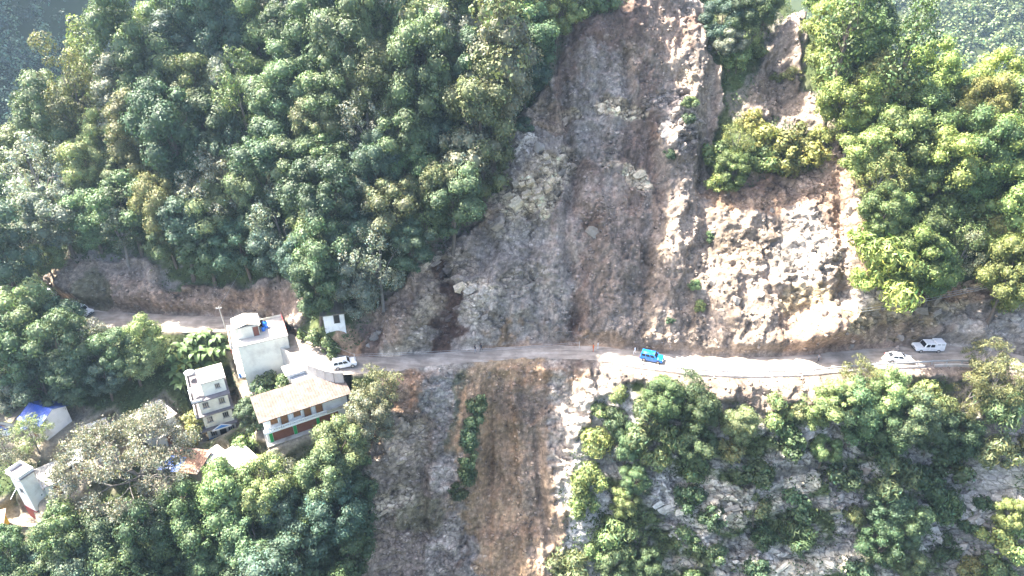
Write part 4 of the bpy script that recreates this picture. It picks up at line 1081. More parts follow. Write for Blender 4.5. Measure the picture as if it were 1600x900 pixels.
def make_tree(seed, cr, ch, zc, lobes, lobe_r, leaf, nleaf, aspect=.6, fill=.25, sparse=0.0, trunk_r=.22, bark=None, shape='round', droop=.3, tint_spread=.28, upward=.35, limbs=8, core=.74):
    """a crown of leaf cards gathered in lobes on limbs that leave a tapered trunk; returns (crown mesh, trunk mesh)"""
    rg = np.random.default_rng(seed)
    c = []
    tries = 0
    while len(c) < lobes and tries < 5000:
        tries += 1
        d = rg.normal(size=3); d /= np.linalg.norm(d)
        rr = rg.uniform(.45, 1.0) ** .6
        p = d * rr
        if shape == 'flat' and abs(p[2]) > .9: continue
        if shape == 'cone':
            hgt = (p[2] + 1) / 2
            p[:2] *= 1.15 - .85 * hgt
        if shape == 'dome' and p[2] < -.35: p[2] = -.35 + rg.uniform(0, .3)
        q = np.array([p[0] * cr, p[1] * cr, p[2] * ch])
        if all(np.linalg.norm(q - w[0]) > lobe_r * .62 for w in c):
            c.append((q, lobe_r * rg.uniform(.45, 1.45), rg.uniform(.72, 1.25)))
    C0 = np.array([w[0] for w in c]); LR = np.array([w[1] for w in c]); LT = np.array([w[2] for w in c])
    w = LR ** 2; w /= w.sum()
    pick = rg.choice(len(c), nleaf, p=w)
    d = rg.normal(size=(nleaf, 3)); d[:, 2] += .25
    d /= np.linalg.norm(d, axis=1, keepdims=True)
    rad = np.where(rg.random(nleaf) < fill, rg.uniform(.2, .9, nleaf), rg.uniform(.82, 1.08, nleaf))
    rad = rad * (1 + .2 * np.sin(d[:, 0] * 5 + pick) * np.cos(d[:, 1] * 4.3 + pick * 1.7))
    Pl = C0[pick] + d * (LR[pick] * rad)[:, None] * np.array([1, 1, .82])
    keep = np.ones(nleaf, bool)
    for k in range(len(c)):
        dist = np.linalg.norm((Pl - C0[k]) / np.array([1, 1, .82]), axis=1)
        keep &= ~((dist < LR[k] * .62) & (pick != k))
    if sparse > 0:
        keep &= perlin(Pl[:, 0] * 1.1 + seed, Pl[:, 1] * 1.1 + Pl[:, 2] * .9, seed % 50) > (-.45 + sparse)
    Pl = Pl[keep]; d = d[keep]; pk = pick[keep]
    Nn = d + rg.normal(0, .36, d.shape); Nn[:, 2] += upward * .6
    V, F = leaf_cards(Pl, Nn, leaf, aspect, rg, droop)
    V[:, 2] += zc
    tints = leaf_tint(len(Pl), rg, tint_spread, LT[pk])
    F3 = None
    if core > 0:                                    # unseen ball added inside each lobe to block light and deepen its shade
        iv, if_ = ICO
        cv = (C0[:, None, :] + iv[None] * (LR * core)[:, None, None] * np.array([1, 1, .82])).reshape(-1, 3)
        cv[:, 2] += zc
        F3 = (if_[None] + (np.arange(len(c)) * len(iv))[:, None, None]).reshape(-1, 3) + len(V)
        V = np.concatenate([V, cv]); tints = np.concatenate([tints, np.repeat(np.stack([LT, LT, LT], 1), len(iv), 0)])
    me = mesh_from('crown', V, F, F3=F3)
    set_tint(me, tints)
    me.materials.append(LEAF)
    TV, TF = [], []
    top = np.array([rg.normal(0, .2), rg.normal(0, .2), zc + ch * .35])
    tp = [np.array([0, 0, -1.2]), np.array([rg.normal(0, .08), rg.normal(0, .08), zc * .25]), np.array([rg.normal(0, .15), rg.normal(0, .15), zc * .6]), top * np.array([1, 1, .85]), top]
    tube(TV, TF, tp, [trunk_r * 1.35, trunk_r, trunk_r * .8, trunk_r * .5, trunk_r * .2], 7)
    order = rg.permutation(len(c))[:limbs]
    for k in order:
        f = rg.uniform(.35, .8)
        b0 = np.array([0, 0, zc * f]) * .9 + top * np.array([1, 1, 0]) * f
        limb(TV, TF, b0, C0[k] + np.array([0, 0, zc]), trunk_r * .42, trunk_r * .1, rg)
    tm = mesh_from('trunk', np.array(TV), TF, smooth=True)
    tm.materials.append(bark or BARK)
    return me, tm

PROTO = {}
def proto(kind, n, **kw):
    PROTO[kind] = []
    for i in range(n):
        k = dict(kw)
        sd = abs(hash_str(kind)) % 1000 + i * 37
        rg = np.random.default_rng(sd)
        k['cr'] = kw['cr'] * rg.uniform(.88, 1.14); k['ch'] = kw['ch'] * rg.uniform(.85, 1.2)
        PROTO[kind].append((make_tree(sd, **k), k['cr'], k['zc']))
def hash_str(s):
    h = 7
    for ch_ in s: h = (h * 31 + ord(ch_)) % 100003
    return h
proto('round', 6, cr=3.4, ch=4.0, zc=6.0, lobes=46, lobe_r=1.05, leaf=.245, nleaf=15500)
proto('lump', 5, cr=2.7, ch=4.9, zc=6.2, lobes=48, lobe_r=.98, leaf=.215, nleaf=16000, fill=.1, upward=.5)
proto('airy', 3, cr=3.7, ch=3.9, zc=6.4, lobes=44, lobe_r=.9, leaf=.22, nleaf=10500, core=0, sparse=.28, bark=BARK_GREY, trunk_r=.2, limbs=18, tint_spread=.35)
proto('tall', 2, core=0, cr=2.2, ch=5.2, zc=8.5, lobes=30, lobe_r=1.0, leaf=.3, nleaf=4600, sparse=.25, shape='cone', trunk_r=.17, limbs=12)
proto('flat', 2, cr=3.6, ch=1.5, zc=6.4, lobes=22, lobe_r=1.1, leaf=.34, nleaf=4200, shape='flat', sparse=.1, upward=.9)
proto('shrub', 5, cr=1.5, ch=1.15, zc=.95, lobes=16, lobe_r=.62, leaf=.27, nleaf=2200, trunk_r=.07, shape='dome', limbs=5)
proto('drape', 3, core=.5, cr=1.6, ch=2.0, zc=1.3, lobes=18, lobe_r=.75, leaf=.44, nleaf=2600, aspect=.24, trunk_r=.06, shape='dome', droop=1.6, limbs=4)

TREES = []          # every placed tree: what it is, where it shows, who carries it
def put_tree(kind, P_base, scale, color, rg, squash=1.0, name='tree'):
    (crown, trunk), cr, zc = PROTO[kind][int(rg.integers(len(PROTO[kind])))]
    root = link(name, None)
    root.location = P_base
    root.rotation_euler = (rg.normal(0, .05), rg.normal(0, .05), rg.uniform(0, 6.28))
    root.scale = (scale, scale, scale * squash)
    c = link('crown', crown, root); t = link('trunk', trunk, root)
    c.color = (*color, 1)
    return root
PAL = dict((k_, tuple(1.62 * (c_ * .86 + .14 * sum(v_) / 3) for c_ in v_)) for k_, v_ in dict(dark=(.036, .060, .024), mid=(.058, .088, .032), grey=(.105, .118, .078), light=(.10, .135, .045), bright=(.115, .15, .042), teal=(.042, .072, .042), yellow=(.125, .13, .045), olive=(.085, .095, .034), silver=(.17, .175, .14)).items())
LOOK = dict(dark='dark green', mid='mid green', grey='grey-green', light='light green', bright='bright yellow-green', teal='deep blue-green', yellow='yellowish', olive='olive green', silver='silvery grey')
FORM = dict(round='round-crowned', lump='vine-draped lumpy', airy='loose airy', tall='tall slender', flat='flat-topped spreading', shrub='low bushy', drape='drooping grassy')
def plant(u, v, rpx, kind, tone, zone, rg, squash=1.0, jitter=.14):
    lst = PROTO[kind]
    cr0 = np.mean([q[1] for q in lst]); zc0 = np.mean([q[2] for q in lst])
    scale = rpx / PPM / cr0
    Pb = hit(u, v, NN, lift=zc0 * scale * squash)
    dep = project(Pb)[2]
    scale *= min(dep / 118.0, 1.3)
    Pb = hit(u, v, NN, lift=zc0 * scale * squash)
    col = np.array(PAL[tone]) * rg.uniform(1 - jitter, 1 + jitter) * np.array([rg.uniform(.9, 1.12), 1, rg.uniform(.88, 1.12)])
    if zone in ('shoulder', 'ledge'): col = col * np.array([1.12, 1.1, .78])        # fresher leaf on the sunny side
    name = 'shrub' if kind in ('shrub', 'drape') else 'tree'
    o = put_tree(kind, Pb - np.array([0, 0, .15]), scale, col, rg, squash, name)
    TREES.append(dict(o=o, u=u, v=v, r=rpx, kind=kind, tone=tone, zone=zone))
    return o
def inside(u, v, pts):
    c = False
    n = len(pts)
    for i in range(n):
        (x1, y1), (x2, y2) = pts[i], pts[(i + 1) % n]
        if (y1 > v) != (y2 > v) and u < (x2 - x1) * (v - y1) / (y2 - y1) + x1: c = not c
    return c
def fill(pts, spacing, kinds, tones, rlo, rhi, zone, seed, avoid=0.62, limit=400):
    rg = np.random.default_rng(seed)
    us = [p[0] for p in pts]; vs = [p[1] for p in pts]
    n = 0
    for k in range(6000):
        u = rg.uniform(min(us), max(us)); v = rg.uniform(min(vs), max(vs))
        if not inside(u, v, pts): continue
        r = rg.uniform(rlo, rhi)
        if any(math.hypot(t['u'] - u, (t['v'] - v) * 1.12) < max(spacing, avoid * (t['r'] + r) * .8) for t in TREES): continue
        kd = kinds[int(rg.integers(len(kinds)))]; tn = tones[int(rg.integers(len(tones)))]
        plant(u, v, r, kd, tn, zone, rg, rg.uniform(.8, 1.35))
        n += 1
        if n >= limit: break
    return n
rgT = np.random.default_rng(77)
# --- trees one can pick out: crown centre as sighted, crown radius, form, tone, where
HAND = [
 (60, 275, 48, 'airy', 'silver', 'forest'), (330, 295, 52, 'airy', 'grey', 'forest'), (270, 195, 48, 'lump', 'dark', 'forest'), (335, 190, 42, 'lump', 'dark', 'forest'), (120, 85, 26, 'tall', 'bright', 'forest'), (205, 45, 34, 'flat', 'light', 'forest'),
 (240, 130, 40, 'lump', 'mid', 'forest'), (300, 140, 40, 'round', 'olive', 'forest'), (160, 40, 22, 'lump', 'bright', 'forest'), (165, 215, 30, 'round', 'bright', 'forest'), (130, 250, 34, 'round', 'yellow', 'forest'), (90, 210, 34, 'airy', 'light', 'forest'), (232, 285, 26, 'round', 'bright', 'forest'), (200, 330, 46, 'round', 'mid', 'forest'), (280, 350, 44, 'lump', 'teal', 'forest'),
 (450, 60, 40, 'lump', 'dark', 'forest'), (480, 40, 34, 'airy', 'grey', 'forest'), (540, 100, 42, 'lump', 'mid', 'forest'), (460, 150, 40, 'lump', 'mid', 'forest'), (520, 170, 40, 'lump', 'mid', 'forest'), (575, 115, 40, 'round', 'olive', 'forest'), (660, 25, 42, 'flat', 'bright', 'forest'), (765, 45, 42, 'tall', 'olive', 'forest'), (700, 60, 44, 'round', 'grey', 'forest'), (610, 60, 44, 'airy', 'grey', 'forest'),
 (570, 195, 42, 'airy', 'grey', 'forest'), (600, 140, 44, 'round', 'olive', 'forest'), (745, 165, 38, 'airy', 'grey', 'forest'), (830, 60, 44, 'round', 'mid', 'forest'), (815, 20, 40, 'flat', 'light', 'forest'), (870, 20, 30, 'round', 'light', 'forest'), (900, 8, 24, 'shrub', 'bright', 'forest'), (940, 4, 22, 'shrub', 'light', 'forest'), (820, 110, 34, 'round', 'teal', 'forest'), (790, 140, 30, 'round', 'dark', 'forest'),
 (720, 230, 44, 'flat', 'grey', 'forest'), (690, 270, 40, 'round', 'olive', 'forest'), (740, 270, 30, 'airy', 'grey', 'forest'), (660, 320, 38, 'airy', 'light', 'forest'), (610, 330, 44, 'round', 'olive', 'forest'), (560, 330, 40, 'airy', 'grey', 'forest'), (590, 400, 46, 'airy', 'grey', 'forest'), (520, 400, 44, 'round', 'mid', 'forest'), (550, 440, 38, 'round', 'grey', 'forest'), (640, 380, 34, 'round', 'teal', 'forest'), (500, 360, 36, 'round', 'olive', 'forest'), (490, 440, 34, 'lump', 'dark', 'forest'),
 (440, 350, 42, 'airy', 'grey', 'forest'), (420, 280, 44, 'lump', 'dark', 'forest'), (380, 380, 38, 'round', 'teal', 'forest'), (320, 382, 40, 'round', 'dark', 'forest'), (425, 385, 34, 'round', 'teal', 'forest'), (262, 368, 30, 'round', 'mid', 'forest'), (140, 340, 36, 'round', 'mid', 'forest'), (90, 330, 42, 'round', 'grey', 'forest'), (40, 380, 30, 'round', 'silver', 'forest'), (20, 330, 34, 'round', 'teal', 'forest'), (180, 348, 32, 'airy', 'grey', 'forest'), (70, 400, 22, 'round', 'light', 'forest'),
 # wooded shoulder beyond the scar
 (1298, 40, 34, 'round', 'light', 'shoulder'), (1330, 20, 36, 'tall', 'mid', 'shoulder'), (1370, 30, 36, 'round', 'dark', 'shoulder'), (1350, 75, 40, 'round', 'mid', 'shoulder'), (1300, 92, 32, 'round', 'light', 'shoulder'), (1420, 90, 34, 'tall', 'mid', 'shoulder'), (1400, 45, 30, 'round', 'dark', 'shoulder'), (1440, 120, 40, 'round', 'bright', 'shoulder'), (1540, 140, 42, 'round', 'bright', 'shoulder'), (1590, 160, 40, 'round', 'mid', 'shoulder'), (1490, 110, 34, 'flat', 'light', 'shoulder'),
 (1450, 190, 46, 'round', 'mid', 'shoulder'), (1370, 140, 42, 'round', 'olive', 'shoulder'), (1330, 150, 38, 'round', 'light', 'shoulder'), (1400, 230, 44, 'round', 'mid', 'shoulder'), (1330, 200, 30, 'airy', 'light', 'shoulder'), (1480, 260, 42, 'round', 'light', 'shoulder'), (1560, 240, 46, 'round', 'light', 'shoulder'), (1370, 275, 36, 'airy', 'olive', 'shoulder'), (1460, 300, 40, 'round', 'dark', 'shoulder'), (1380, 330, 34, 'round', 'mid', 'shoulder'),
 (1590, 300, 42, 'round', 'light', 'shoulder'), (1380, 390, 40, 'drape', 'light', 'shoulder'), (1395, 430, 40, 'drape', 'bright', 'shoulder'), (1360, 430, 22, 'drape', 'bright', 'shoulder'), (1560, 385, 26, 'round', 'bright', 'shoulder'), (1500, 395, 28, 'airy', 'silver', 'shoulder'), (1440, 350, 34, 'round', 'dark', 'shoulder'), (1530, 320, 34, 'shrub', 'mid', 'shoulder'),
 # spur of trees between the two scars
 (1128, 30, 27, 'round', 'teal', 'spur'), (1160, 16, 28, 'round', 'dark', 'spur'), (1195, 8, 24, 'round', 'mid', 'spur'), (1145, 65, 24, 'round', 'grey', 'spur'), (1172, 52, 22, 'airy', 'light', 'spur'), (1152, 95, 18, 'drape', 'light', 'spur'), (1185, 80, 13, 'shrub', 'light', 'spur'),
 # bushes on the ledge above the talus
 (1150, 215, 24, 'airy', 'olive', 'ledge'), (1130, 240, 26, 'shrub', 'mid', 'ledge'), (1145, 265, 26, 'round', 'mid', 'ledge'), (1125, 290, 18, 'shrub', 'light', 'ledge'), (1200, 220, 25, 'shrub', 'yellow', 'ledge'), (1240, 215, 24, 'shrub', 'olive', 'ledge'), (1268, 240, 25, 'shrub', 'yellow', 'ledge'), (1225, 245, 30, 'shrub', 'olive', 'ledge'), (1190, 250, 26, 'shrub', 'mid', 'ledge'), (1282, 210, 17, 'shrub', 'yellow', 'ledge'), (1170, 190, 18, 'shrub', 'yellow', 'ledge'),
 # little bushes on the scar and heap
 (1085, 445, 9, 'shrub', 'light', 'talus'), (1092, 478, 10, 'shrub', 'bright', 'talus'), (1048, 240, 10, 'shrub', 'dark', 'talus'), (1080, 160, 12, 'shrub', 'mid', 'talus'), (1075, 185, 10, 'shrub', 'dark', 'talus'), (1108, 370, 9, 'shrub', 'mid', 'talus'), (1048, 500, 6, 'shrub', 'dark', 'talus'), (1215, 120, 10, 'shrub', 'olive', 'talus'), (1240, 118, 14, 'shrub', 'yellow', 'talus'), (815, 195, 14, 'shrub', 'teal', 'talus'),
 # trees round the houses
 (585, 610, 34, 'airy', 'olive', 'village'), (580, 650, 34, 'round', 'grey', 'village'), (530, 692, 38, 'round', 'olive', 'village'), (500, 740, 36, 'round', 'mid', 'village'), (555, 712, 20, 'shrub', 'bright', 'village'), (395, 645, 22, 'round', 'dark', 'village'), (385, 690, 22, 'shrub', 'light', 'village'), (360, 770, 40, 'round', 'light', 'village'), (410, 760, 38, 'round', 'light', 'village'), (330, 820, 44, 'round', 'mid', 'village'), (400, 830, 44, 'round', 'mid', 'village'),
 (470, 750, 22, 'round', 'bright', 'village'), (480, 820, 24, 'round', 'bright', 'village'), (520, 800, 44, 'round', 'teal', 'village'), (460, 860, 44, 'round', 'teal', 'village'), (260, 850, 40, 'round', 'mid', 'village'), (540, 870, 40, 'round', 'dark', 'village'), (430, 730, 26, 'airy', 'grey', 'village'), (130, 880, 44, 'round', 'teal', 'village'), (110, 895, 24, 'flat', 'silver', 'village'), (200, 880, 40, 'round', 'dark', 'village'), (60, 890, 30, 'round', 'teal', 'village'), (380, 880, 40, 'round', 'teal', 'village'),
 (40, 500, 46, 'round', 'light', 'village'), (30, 560, 48, 'round', 'mid', 'village'), (90, 545, 44, 'round', 'mid', 'village'), (150, 530, 34, 'airy', 'grey', 'village'), (185, 545, 34, 'round', 'mid', 'village'), (222, 535, 30, 'round', 'light', 'village'), (205, 560, 32, 'round', 'light', 'village'), (110, 590, 34, 'round', 'dark', 'village'), (20, 605, 30, 'round', 'grey', 'village'), (125, 572, 16, 'shrub', 'bright', 'village'), (5, 700, 34, 'airy', 'grey', 'village'), (45, 675, 26, 'airy', 'light', 'village'),
 (500, 525, 18, 'shrub', 'light', 'village'), (515, 545, 16, 'shrub', 'mid', 'village'), (470, 520, 10, 'shrub', 'bright', 'village'), (420, 605, 20, 'shrub', 'mid', 'village'), (405, 615, 18, 'shrub', 'teal', 'village'), (440, 600, 14, 'shrub', 'mid', 'village'), (300, 660, 16, 'shrub', 'yellow', 'village'), (295, 690, 14, 'shrub', 'yellow', 'village'),
 # creepers and bushes on the cliff under the road
 (745, 630, 16, 'shrub', 'mid', 'chute'), (740, 655, 15, 'shrub', 'mid', 'chute'), (735, 685, 15, 'drape', 'dark', 'chute'), (732, 715, 14, 'drape', 'mid', 'chute'), (728, 745, 14, 'drape', 'dark', 'chute'), (715, 770, 13, 'drape', 'dark', 'chute'), (560, 820, 24, 'shrub', 'dark', 'chute'),
 (940, 640, 16, 'shrub', 'light', 'cliff'), (965, 615, 14, 'shrub', 'bright', 'cliff'), (960, 660, 22, 'round', 'dark', 'cliff'), (930, 690, 22, 'drape', 'bright', 'cliff'), (960, 700, 20, 'shrub', 'grey', 'cliff'), (920, 755, 24, 'drape', 'bright', 'cliff'), (915, 790, 20, 'drape', 'light', 'cliff'), (980, 690, 26, 'round', 'mid', 'cliff'), (1010, 660, 34, 'round', 'mid', 'cliff'), (1040, 620, 34, 'round', 'mid', 'cliff'), (1075, 610, 30, 'airy', 'mid', 'cliff'), (1085, 640, 34, 'round', 'dark', 'cliff'), (1060, 670, 30, 'round', 'mid', 'cliff'), (1090, 690, 30, 'round', 'mid', 'cliff'), (1020, 700, 30, 'round', 'light', 'cliff'),
 (990, 750, 26, 'round', 'mid', 'cliff'), (975, 780, 24, 'round', 'light', 'cliff'), (960, 830, 28, 'drape', 'light', 'cliff'), (985, 840, 26, 'round', 'mid', 'cliff'), (955, 880, 30, 'round', 'mid', 'cliff'), (930, 860, 18, 'shrub', 'bright', 'cliff'), (1010, 880, 26, 'round', 'dark', 'cliff'), (890, 885, 26, 'drape', 'olive', 'cliff'),
 (1160, 660, 30, 'round', 'light', 'cliff'), (1145, 700, 20, 'shrub', 'yellow', 'cliff'), (1215, 640, 24, 'round', 'light', 'cliff'), (1245, 640, 16, 'shrub', 'yellow', 'cliff'), (1280, 640, 34, 'round', 'light', 'cliff'), (1310, 620, 34, 'round', 'light', 'cliff'), (1340, 640, 40, 'round', 'mid', 'cliff'), (1350, 590, 28, 'airy', 'olive', 'cliff'), (1390, 615, 34, 'round', 'bright', 'cliff'), (1420, 650, 40, 'round', 'mid', 'cliff'), (1450, 630, 30, 'round', 'bright', 'cliff'), (1460, 670, 34, 'round', 'dark', 'cliff'), (1390, 670, 34, 'round', 'dark', 'cliff'), (1290, 698, 22, 'round', 'light', 'cliff'), (1510, 620, 30, 'airy', 'olive', 'cliff'), (1555, 590, 30, 'airy', 'olive', 'cliff'), (1545, 560, 30, 'airy', 'olive', 'cliff'), (1590, 600, 30, 'airy', 'olive', 'cliff'), (1560, 640, 26, 'drape', 'light', 'cliff'),
 (1370, 700, 30, 'round', 'dark', 'cliff'), (1400, 740, 34, 'round', 'mid', 'cliff'), (1385, 790, 36, 'round', 'dark', 'cliff'), (1410, 810, 34, 'round', 'mid', 'cliff'), (1380, 850, 34, 'round', 'dark', 'cliff'), (1420, 870, 26, 'round', 'mid', 'cliff'), (1480, 720, 30, 'shrub', 'dark', 'cliff'), (1500, 680, 34, 'round', 'dark', 'cliff'), (1555, 710, 26, 'drape', 'yellow', 'cliff'), (1580, 800, 26, 'round', 'bright', 'cliff'), (1590, 850, 26, 'round', 'bright', 'cliff'), (1560, 840, 24, 'shrub', 'bright', 'cliff'), (1230, 690, 28, 'shrub', 'dark', 'cliff'), (1180, 740, 26, 'shrub', 'dark', 'cliff'), (1240, 790, 26, 'shrub', 'mid', 'cliff'), (1320, 740, 24, 'shrub', 'dark', 'cliff'), (1080, 730, 22, 'shrub', 'mid', 'cliff'), (1560, 890, 24, 'shrub', 'mid', 'cliff')]
for u, v, r, kd, tn, zn in HAND:
    if zn == 'cliff' and kd == 'round':
        r *= .88
        kd = ('round', 'round', 'drape')[int(rgT.integers(3))]
    plant(u, v, r, kd, tn, zn, rgT, rgT.uniform(.9, 1.15))
fill([(-40, 420), (-35, 330), (0, 305), (40, 240), (110, 110), (200, 25), (250, -45), (930, -45), (915, 5), (880, 45), (850, 95), (820, 145), (770, 195), (735, 255), (745, 290), (680, 362), (620, 412), (575, 460), (560, 455), (510, 455), (470, 405), (400, 400), (260, 400), (230, 365), (110, 365), (60, 400)],
     41, ['lump', 'lump', 'round', 'lump', 'airy', 'round'], ['dark', 'mid', 'mid', 'teal', 'grey', 'olive', 'light'], 25, 46, 'forest', 5)
fill([(1285, -45), (1350, -45), (1395, 30), (1450, 120), (1540, 150), (1640, 190), (1650, 440), (1500, 425), (1440, 425), (1380, 380), (1352, 300), (1340, 215), (1295, 120)],
     42, ['round', 'round', 'airy', 'lump'], ['mid', 'light', 'olive', 'dark', 'mid', 'light'], 30, 44, 'shoulder', 6)
fill([(-90, 460), (50, 500), (225, 520), (225, 580), (120, 610), (-90, 620)], 40, ['round', 'round', 'airy'], ['mid', 'dark', 'light', 'teal'], 28, 40, 'village', 8)
fill([(-30, 870), (90, 850), (250, 805), (300, 775), (480, 750), (560, 770), (560, 930), (-30, 930)], 42, ['round', 'round', 'lump'], ['teal', 'mid', 'dark', 'mid'], 30, 42, 'village', 9)
fill([(1120, 700), (1480, 690), (1600, 660), (1680, 700), (1680, 960), (880, 960), (1010, 760)], 46, ['shrub', 'shrub', 'drape'], ['dark', 'mid', 'olive', 'dark'], 14, 24, 'cliff', 10, limit=34)

# --- low growth between the trees and on the cliff: uncountable, one mass
def scatter_points(weight, n, seed):
    rg = np.random.default_rng(seed)
    w = weight.copy().reshape(-1)
    cw = np.cumsum(w); pick = np.searchsorted(cw, rg.random(n) * cw[-1])
    i, j = np.unravel_index(np.clip(pick, 0, NX * NS - 1), (NX, NS))
    X = gx[i] + rg.uniform(-.5, .5, n) * DX; S = gs[j] + rg.uniform(-.5, .5, n) * DS
    return X, S, rg
_u, _v, _d = project(P)
INVIEW = ((_u > -120) & (_u < 1720) & (_v > -90) & (_v < 990)).astype(float)
clump = fbm(GX / 2.2, GS / 2.2, 3, 231)
GROW = VEG * INVIEW * (1 - YARD) * (on_shelf < .01) * sstep(-.35, .2, clump)
X_, S_, rg_ = scatter_points(GROW, 120000, 3)
cl = np.clip(sample(clump, X_, S_) + .25, 0, 1)
Pg = from_xsn(X_, S_, sample(NN, X_, S_))
hgt = rg_.random(len(X_)) ** .7 * (0.15 + cl * 1.5)
Pg[:, 2] += hgt * .8; Pg[:, 1] -= hgt * .45
Nn = rg_.normal(0, .55, Pg.shape) + np.array([0, -.55, .7])
V_, F_ = leaf_cards(Pg, Nn, .46, .5, rg_, .4)
me = mesh_from('undergrowth', V_, F_)
hue = fbm(X_ / 5, S_ / 5, 3, 241)
set_tint(me, leaf_tint(len(X_), rg_, .28, 1 + hue * .9))
under = tag(link('undergrowth', me, mat=LEAF), 'dense low leafy growth covering the slope between trees and on the cliff', 'undergrowth', kind='stuff')
under.color = (.062, .088, .03, 1)

# ------------------------------------------------------------------ far hills, valley ground, air
def ground_far_material(name, a, b):
    m, nt, out = mat_nodes(name)
    p = nd(nt, 'ShaderNodeBsdfPrincipled'); p.inputs['Roughness'].default_value = .95; p.inputs['Specular IOR Level'].default_value = .1
    c = ramp(nt, noise(nt, .03, 8, .6), [(.35, a), (.7, b)])
    nt.links.new(c, p.inputs['Base Color']); nt.links.new(p.outputs[0], out.inputs[0])
    return m
MG = ground_far_material('valley_ground', (.02, .03, .012), (.045, .055, .022))
me = mesh_from('ground', [(-2400, -1200, -56), (2400, -1200, -56), (2400, 2400, -56), (-2400, 2400, -56)], [(0, 1, 2, 3)])
tag(link('ground', me, mat=MG), kind='structure')
def hill(name, c, n, ext1, ext2, step, amp, scale, seed, zmax):
    c = np.array(c, float); n = np.array(n, float); n /= np.linalg.norm(n)
    t1 = np.cross(n, (0, 0, 1.)); t1 /= np.linalg.norm(t1); t2 = np.cross(t1, n)
    if t2[2] < 0: t2 = -t2
    a = np.arange(-ext1, ext1 + step, step); b = np.arange(-ext2, ext2 + step, step)
    A, B = np.meshgrid(a, b, indexing='ij')
    def pt(A, B):
        h = fbm(A / scale, B / scale, 4, seed) * amp
        Q = c + A[..., None] * t1 + B[..., None] * t2 + h[..., None] * n
        over = np.maximum(Q[..., 2] - zmax, 0)
        Q[..., 2] -= over
        return Q
    Q = pt(A, B)
    ii = np.arange(A.size).reshape(A.shape)
    q = np.stack([ii[:-1, :-1], ii[1:, :-1], ii[1:, 1:], ii[:-1, 1:]], -1).reshape(-1, 4)
    o = tag(link(name, mesh_from(name, Q, q, smooth=True), mat=MG), kind='structure')
    return pt
def wood(name, pt, box, count, cr, leaves, leaf, color, seed, label, gaps=-.3):
    rg = np.random.default_rng(seed)
    A = rg.uniform(box[0], box[1], count * 3); B = rg.uniform(box[2], box[3], count * 3)
    ok = perlin(A / (cr * 6), B / (cr * 6), seed) > gaps
    A, B = A[ok][:count], B[ok][:count]
    base = pt(A, B)
    r = cr * rg.uniform(.6, 1.3, len(A))
    tone = rg.uniform(.4, 1.7, len(A))
    k = np.repeat(np.arange(len(A)), leaves)
    lob = rg.normal(size=(len(A), 5, 3)); lob /= np.linalg.norm(lob, axis=2, keepdims=True)
    li = rg.integers(0, 5, len(k))
    d = rg.normal(size=(len(k), 3)); d[:, 2] += .35; d /= np.linalg.norm(d, axis=1, keepdims=True)
    Pp = base[k] + (lob[k, li] * .55 + d * .55 * rg.uniform(.7, 1.1, len(k))[:, None]) * r[k][:, None] * np.array([1, 1, 1.35])
    Pp[:, 2] += r[k] * 1.0
    Nn = d + rg.normal(0, .22, d.shape); Nn[:, 2] += .3
    V, F = leaf_cards(Pp, Nn, leaf, .7, rg)
    me = mesh_from(name, V, F)
    set_tint(me, leaf_tint(len(Pp), rg, .25, tone[k]))
    o = tag(link(name, me, mat=LEAF), label, 'forest', kind='stuff')
    o.color = (*color, 1)
    return o
f1_ = hill('hill', (-190, 297, 2), (.64, -.5, .58), 230, 150, 6, 10, 60, 301, 95)
wood('forest', f1_, (-110, 110, -115, 120), 2600, 4.2, 62, 1.2, (.085, .13, .08), 31, 'shaded dark wooded hillside rising behind the sunlit forest')
f2_ = hill('hill', (337, 501, -27), (-.42, -.48, .77), 200, 160, 8, 14, 80, 302, 60)
wood('forest', f2_, (-130, 130, -110, 90), 2700, 4.4, 30, 1.9, (.10, .13, .055), 32, 'pale sunlit wooded hill with clearings across the valley', gaps=-.45)
f3_ = hill('hill', (540, 980, -78), (.66, -.5, .56), 520, 330, 16, 34, 140, 303, 90)
wood('forest', f3_, (-330, 330, -230, 220), 1500, 7.5, 40, 2.6, (.05, .075, .04), 33, 'hazy blue shaded hillside farthest across the valley')

def haze():
    m, nt, out = mat_nodes('air')
    v = nd(nt, 'ShaderNodeVolumePrincipled')
    v.inputs['Color'].default_value = (.52, .74, 1.0, 1)
    v.inputs['Density'].default_value = HAZE
    v.inputs['Anisotropy'].default_value = .35
    nt.links.new(v.outputs[0], out.inputs['Volume'])
    V = []
    for z in (-58.0, 118.0):
        V += [(-2500, -1300, z), (2500, -1300, z), (2500, 2500, z), (-2500, 2500, z)]
    F = [(3, 2, 1, 0), (4, 5, 6, 7), (0, 1, 5, 4), (1, 2, 6, 5), (2, 3, 7, 6), (3, 0, 4, 7)]
    o = link('haze', mesh_from('haze', V, F), mat=m)
    o['kind'] = 'stuff'; o['label'] = 'thin pale blue haze filling the valley air'
HAZE = 0.00014
haze()

